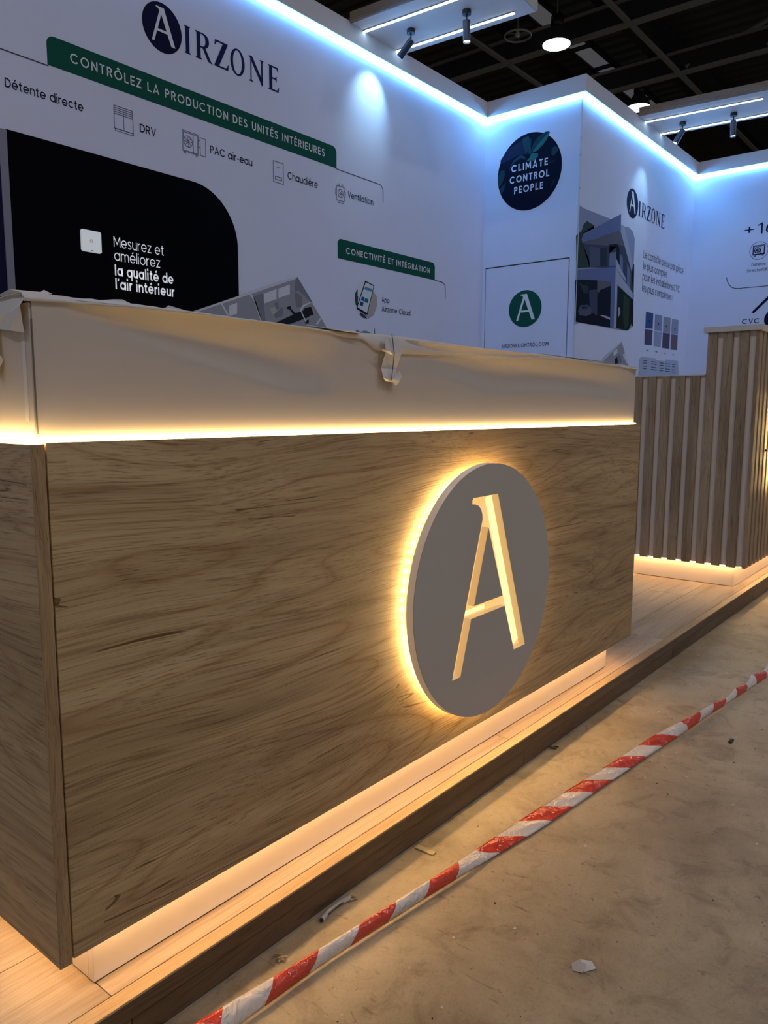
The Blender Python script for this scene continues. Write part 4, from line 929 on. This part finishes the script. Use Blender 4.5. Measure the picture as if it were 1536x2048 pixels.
tag(settle(link('roof_strut', cyl_me((16.25, 5.9, 9.1), (17.0, 4.6, 10.3), 0.06, seg=10), M['steel'])), 'slanting strut rising from the nearer rail crossing of the hall roof', 'strut')
def high_bay(x, y, z, label):
    t = empty('high_bay_lamp', (x, y, z), label, 'lamp', 'round high-bay lamps under the hall roof')
    link('reflector', lathe_me((x, y, z), [(0.30, 0.0), (0.305, 0.01), (0.27, 0.10), (0.17, 0.26), (0.12, 0.34), (0.0, 0.35)], 40), M['steel_dark'], t)
    link('glass', cyl_me((x, y, z - 0.012), (x, y, z + 0.004), 0.285, seg=40), M['bay'], t)
    link('gear_box', lathe_me((x, y, z + 0.34), [(0.10, 0.0), (0.13, 0.02), (0.13, 0.22), (0.05, 0.26), (0, 0.26)], 24), M['black'], t)
    link('hanger', join_me([cyl_me((x, y, z + 0.58), (x, y, 10.4), 0.012, seg=8)]), M['steel'], t)
    l = bpy.data.lights.new('lamp_light', 'AREA'); l.shape = 'DISK'; l.size = 0.5; l.energy = 60; l.color = (1.0, 0.98, 0.96)
    o = bpy.data.objects.new('lamp_light', l); C.objects.link(o); o.parent = t; o.location = (0, 0, -0.03)
high_bay(15.30, 7.16, 8.66, 'round bright hall lamp nearer the ring light')
high_bay(19.75, 7.10, 8.66, 'round bright hall lamp farther back, just above the wall top')
t = empty('ring_light', (14.53, 7.66, 8.7), 'unlit ring-shaped hall lamp with small centre, left of the bright lamp', 'lamp')
link('ring', torus_me((14.53, 7.66, 8.7), 0.27, 0.022), M['steel_ring'], t)
link('centre_bulb', lathe_me((14.53, 7.66, 8.67), [(0.0, 0.0), (0.04, 0.01), (0.055, 0.05), (0.03, 0.12), (0, 0.13)], 20), M['i_white'], t)
link('spoke', join_me([cyl_me((14.53, 7.66, 8.74), (14.53 + 0.27 * math.cos(a), 7.66 + 0.27 * math.sin(a), 8.71), 0.007, seg=8) for a in (0.4, 2.5, 4.6)] + [cyl_me((14.53, 7.66, 8.78), (14.53, 7.66, 9.68), 0.008, seg=8)]), M['steel'], t)

# ================================================================ BARRIER TAPE
TP = [(0.0, -0.062, -0.100, .034), (0.1, -0.069, -0.103, .034), (0.2, -0.081, -0.106, 0.034), (0.3, -0.095, -0.112, 0.033), (0.4, -0.107, -0.116, 0.032), (0.5, -0.119, -0.126, 0.032), (0.6, -0.129, -0.139, 0.031), (0.7, -0.14, -0.15, 0.031), (0.8, -0.147, -0.163, 0.026), (0.9, -0.149, -0.177, 0.02), (1.0, -0.150, -0.193, 0.013), (1.1, -0.157, -0.208, 0.012), (1.2, -0.167, -0.219, 0.012), (1.3, -0.178, -0.229, 0.012), (1.4, -0.189, -0.239, 0.012), (1.5, -0.201, -0.249, 0.012), (1.6, -0.212, -0.259, 0.012), (1.7, -0.223, -0.269, 0.014), (1.8, -0.236, -0.279, 0.019), (1.9, -0.260, -0.292, 0.026), (2.0, -0.287, -0.304, 0.031), (2.1, -0.302, -0.31, 0.031), (2.2, -0.314, -0.322, 0.032), (2.3, -0.323, -0.334, 0.032), (2.4, -0.331, -0.345, 0.033), (2.5, -0.335, -0.356, 0.033), (2.6, -0.336, -0.366, 0.033), (2.7, -0.345, -0.375, 0.033), (2.9, -0.36, -0.40, 0.03), (3.3, -0.40, -0.44, 0.02)]
def tp(x):
    for a, b in zip(TP, TP[1:]):
        if a[0] <= x <= b[0]:
            t = (x - a[0]) / (b[0] - a[0]); return [a[i] + (b[i] - a[i]) * t for i in range(4)]
    return list(TP[-1])
v = []; f = []; uv = []; nx = 330; nv = 8
for i in range(nx + 1):
    x = 3.3 * i / nx
    _, yu, yl, h = tp(x)
    _, yu1, yl1, h1 = tp(max(0, x - 0.05)); _, yu2, yl2, h2 = tp(min(3.3, x + 0.05))
    yu = (yu + yu1 + yu2) / 3; yl = (yl + yl1 + yl2) / 3; h = (h + h1 + h2) / 3
    tw = 1.0 if x < 2.2 else 1.0 - 0.35 * abs(math.sin((x - 2.2) * 16))
    slant = 0.07 if 0.95 < x < 1.9 else -0.035
    if 0.85 < x <= 0.95: slant = -0.035 + 0.105 * (x - 0.85) / 0.10
    if 1.9 <= x < 2.0: slant = 0.07 - 0.105 * (x - 1.9) / 0.10
    for j in range(nv + 1):
        s = j / nv
        y = yl + (yu - yl) * s * tw; z = ZG + 0.004 + (h - 0.003) * (s ** 0.8) * tw
        z += 0.0022 * math.sin(math.pi * s) + 0.0012 * math.sin(23 * x + 4 * s) * math.sin(math.pi * s) + (0.0016 * math.sin(61 * x + 9 * s) * s * (1 - s) * 4 if 0.95 < x < 1.9 else 0)
        y -= 0.006 * math.sin(math.pi * s) * (1 if h > 0.02 else 0.2)
        v.append((x, y, z)); uv.append((x - slant * (1 - s) + slant * 0.5, s))
for i in range(nx):
    for j in range(nv): a = i * (nv + 1) + j; f.append((a, a + nv + 1, a + nv + 2, a + 1))
me = mesh_from(v, f, True)
ul = me.uv_layers.new(name='UVMap')
for lp in me.loops: ul.data[lp.index].uv = uv[lp.vertex_index]
m, n, l, b = new_mat('barrier_tape_print')
tc = n.new('ShaderNodeTexCoord'); sx = n.new('ShaderNodeSeparateXYZ'); l.new(tc.outputs['UV'], sx.inputs[0])
a1 = n.new('ShaderNodeMath'); a1.operation = 'SUBTRACT'; a1.inputs[1].default_value = 0.196; l.new(sx.outputs[0], a1.inputs[0])
a2 = n.new('ShaderNodeMath'); a2.operation = 'DIVIDE'; a2.inputs[1].default_value = 0.208; l.new(a1.outputs[0], a2.inputs[0])
a3 = n.new('ShaderNodeMath'); a3.operation = 'FRACT'; l.new(a2.outputs[0], a3.inputs[0])
a4 = n.new('ShaderNodeMath'); a4.operation = 'GREATER_THAN'; a4.inputs[1].default_value = 0.5; l.new(a3.outputs[0], a4.inputs[0])
mx = n.new('ShaderNodeMixRGB'); mx.inputs[1].default_value = (0.66, 0.60, 0.54, 1); mx.inputs[2].default_value = (0.58, 0.060, 0.030, 1)
l.new(a4.outputs[0], mx.inputs[0]); l.new(mx.outputs[0], b.inputs['Base Color']); b.inputs['Roughness'].default_value = 0.16
nz = n.new('ShaderNodeTexNoise'); nz.inputs['Scale'].default_value = 26; nz.inputs['Detail'].default_value = 3; nz.inputs['Distortion'].default_value = 1.5; l.new(tc.outputs['Object'], nz.inputs['Vector'])
bp = n.new('ShaderNodeBump'); bp.inputs['Strength'].default_value = 0.9; bp.inputs['Distance'].default_value = 0.010; l.new(nz.outputs['Fac'], bp.inputs['Height']); l.new(bp.outputs[0], b.inputs['Normal'])
tape = link('barrier_tape', me, m)
md = tape.modifiers.new('s', 'SOLIDIFY'); md.thickness = 0.0005
settle(tape); tag(tape, 'red and white striped barrier tape lying along the concrete floor', 'tape')

# ================================================================ LITTER ON THE HALL FLOOR
tag(settle(link('wood_offcut', boxes([(-0.0265, 0.0265, -0.0075, 0.0075, 0, 0.004)], 0.0006), M['offcut'])), 'thin pale wooden offcut lying against the platform foot', 'offcut')
o = bpy.context.scene.objects['wood_offcut']; o.rotation_euler = (0, 0, math.radians(-88)); o.location = (0.8575, -0.0405, ZG)
t = empty('cable_offcut', (0.555, -0.022, ZG), 'short grey cable offcut with dark stripe at the platform foot', 'cable piece')
cpts = [(0.512, -0.030), (0.533, -0.024), (0.556, -0.0215), (0.58, -0.022), (0.602, -0.0265)]
link('sheath', join_me([cyl_me((*a, ZG + 0.007), (*b_, ZG + 0.007), 0.0055, seg=12) for a, b_ in zip(cpts, cpts[1:])]), M['cable_grey'], t)
link('inner_core', join_me([cyl_me((a[0], a[1] - 0.0052, ZG + 0.008), (b_[0], b_[1] - 0.0052, ZG + 0.008), 0.0018, seg=8) for a, b_ in list(zip(cpts, cpts[1:]))[1:3]] + [cyl_me((0.510, -0.0304, ZG + 0.007), (0.513, -0.030, ZG + 0.007), 0.0035, seg=10)]), M['black'], t)
def chips(name, base, mat, lab, cat, seed, n=4, s=0.012):
    r = random.Random(seed); ms = []
    for i in range(n):
        a = r.uniform(0, 3.14); d = Vector((math.cos(a), math.sin(a), 0)) * s * r.uniform(.5, 1); c = Vector(base) + Vector((r.uniform(-.5, .5) * s, r.uniform(-.5, .5) * s, 0.0025 + 0.003 * i * .5))
        ms.append(cyl_me(c - d, c + d + Vector((0, 0, 0.004 * r.random())), 0.0028, 0.0014, seg=6))
    return tag(settle(link(name, join_me(ms), M[mat])), lab, cat)
chips('wood_splinter', (0.382, -0.040, ZG), 'offcut', 'small bundle of brown wood splinters on concrete near the bottom of the photo', 'splinter', 1)
chips('wood_splinter', (0.612, -0.030, ZG), 'offcut', 'brown wood splinters at the far tip of the cable offcut', 'splinter', 2, 3, 0.009)
chips('plastic_clip', (1.56, -0.022, ZG), 'black', 'black crumpled plastic clip at the platform foot below the round sign', 'clip', 5, 5, 0.014)
tag(settle(link('plastic_plug', boxes([(1.955, 1.985, -0.438, -0.428, ZG, ZG + 0.007)], 0.001), M['black'])), 'tiny black plug lying alone on the right of the floor', 'plug')
t = empty('torn_paper_label', (0.725, -0.497, ZG), 'torn white and grey paper label on the floor, bottom of the photo', 'paper scrap')
sheet('white_half', ([(0.722, -0.508, ZG + .001), (0.741, -0.523, ZG + .004), (0.757, -0.507, ZG + .002), (0.742, -0.492, ZG + .007)], [(0, 1, 2, 3)]), M['paper'], t)
sheet('grey_half', ([(0.712, -0.489, ZG + .001), (0.716, -0.508, ZG + .003), (0.735, -0.506, ZG + .008), (0.745, -0.488, ZG + .004), (0.728, -0.480, ZG + .001)], [(0, 1, 2, 3, 4)]), M['cable_grey'], t)
# uncountable crumbs of plaster, wood and dirt
r = random.Random(11)
def crumbs(name, n, mat, region, s0, s1, lab):
    v = []; f = []
    for i in range(n):
        x, y = region(r); s = r.uniform(s0, s1); a = r.uniform(0, 6.28); h = s * r.uniform(.2, .6); k = len(v)
        for q in range(4): v.append((x + s * math.cos(a + q * 1.57) * (1 if q % 2 else .5), y + s * math.sin(a + q * 1.57) * (1 if q % 2 else .5), ZG))
        v.append((x, y, ZG + h)); f += [(k, k + 1, k + 4), (k + 1, k + 2, k + 4), (k + 2, k + 3, k + 4), (k + 3, k, k + 4)]
    tag(link(name, mesh_from(v, f), M[mat]), lab, 'debris', kind='stuff')
far = lambda r: (1.2 + 3.6 * r.random() ** 0.7, -0.02 - 0.75 * r.random() ** 1.6)
near = lambda r: (0.3 + 2.6 * r.random(), -0.06 - 0.85 * r.random())
crumbs('pale_crumbs', 95, 'paper', lambda r: far(r) if r.random() < .7 else near(r), 0.0015, 0.0065, 'scattered pale plaster crumbs on the concrete floor')
crumbs('dark_crumbs', 120, 'black_brown', lambda r: far(r) if r.random() < .6 else near(r), 0.001, 0.0045, 'scattered dark dirt crumbs on the concrete floor')
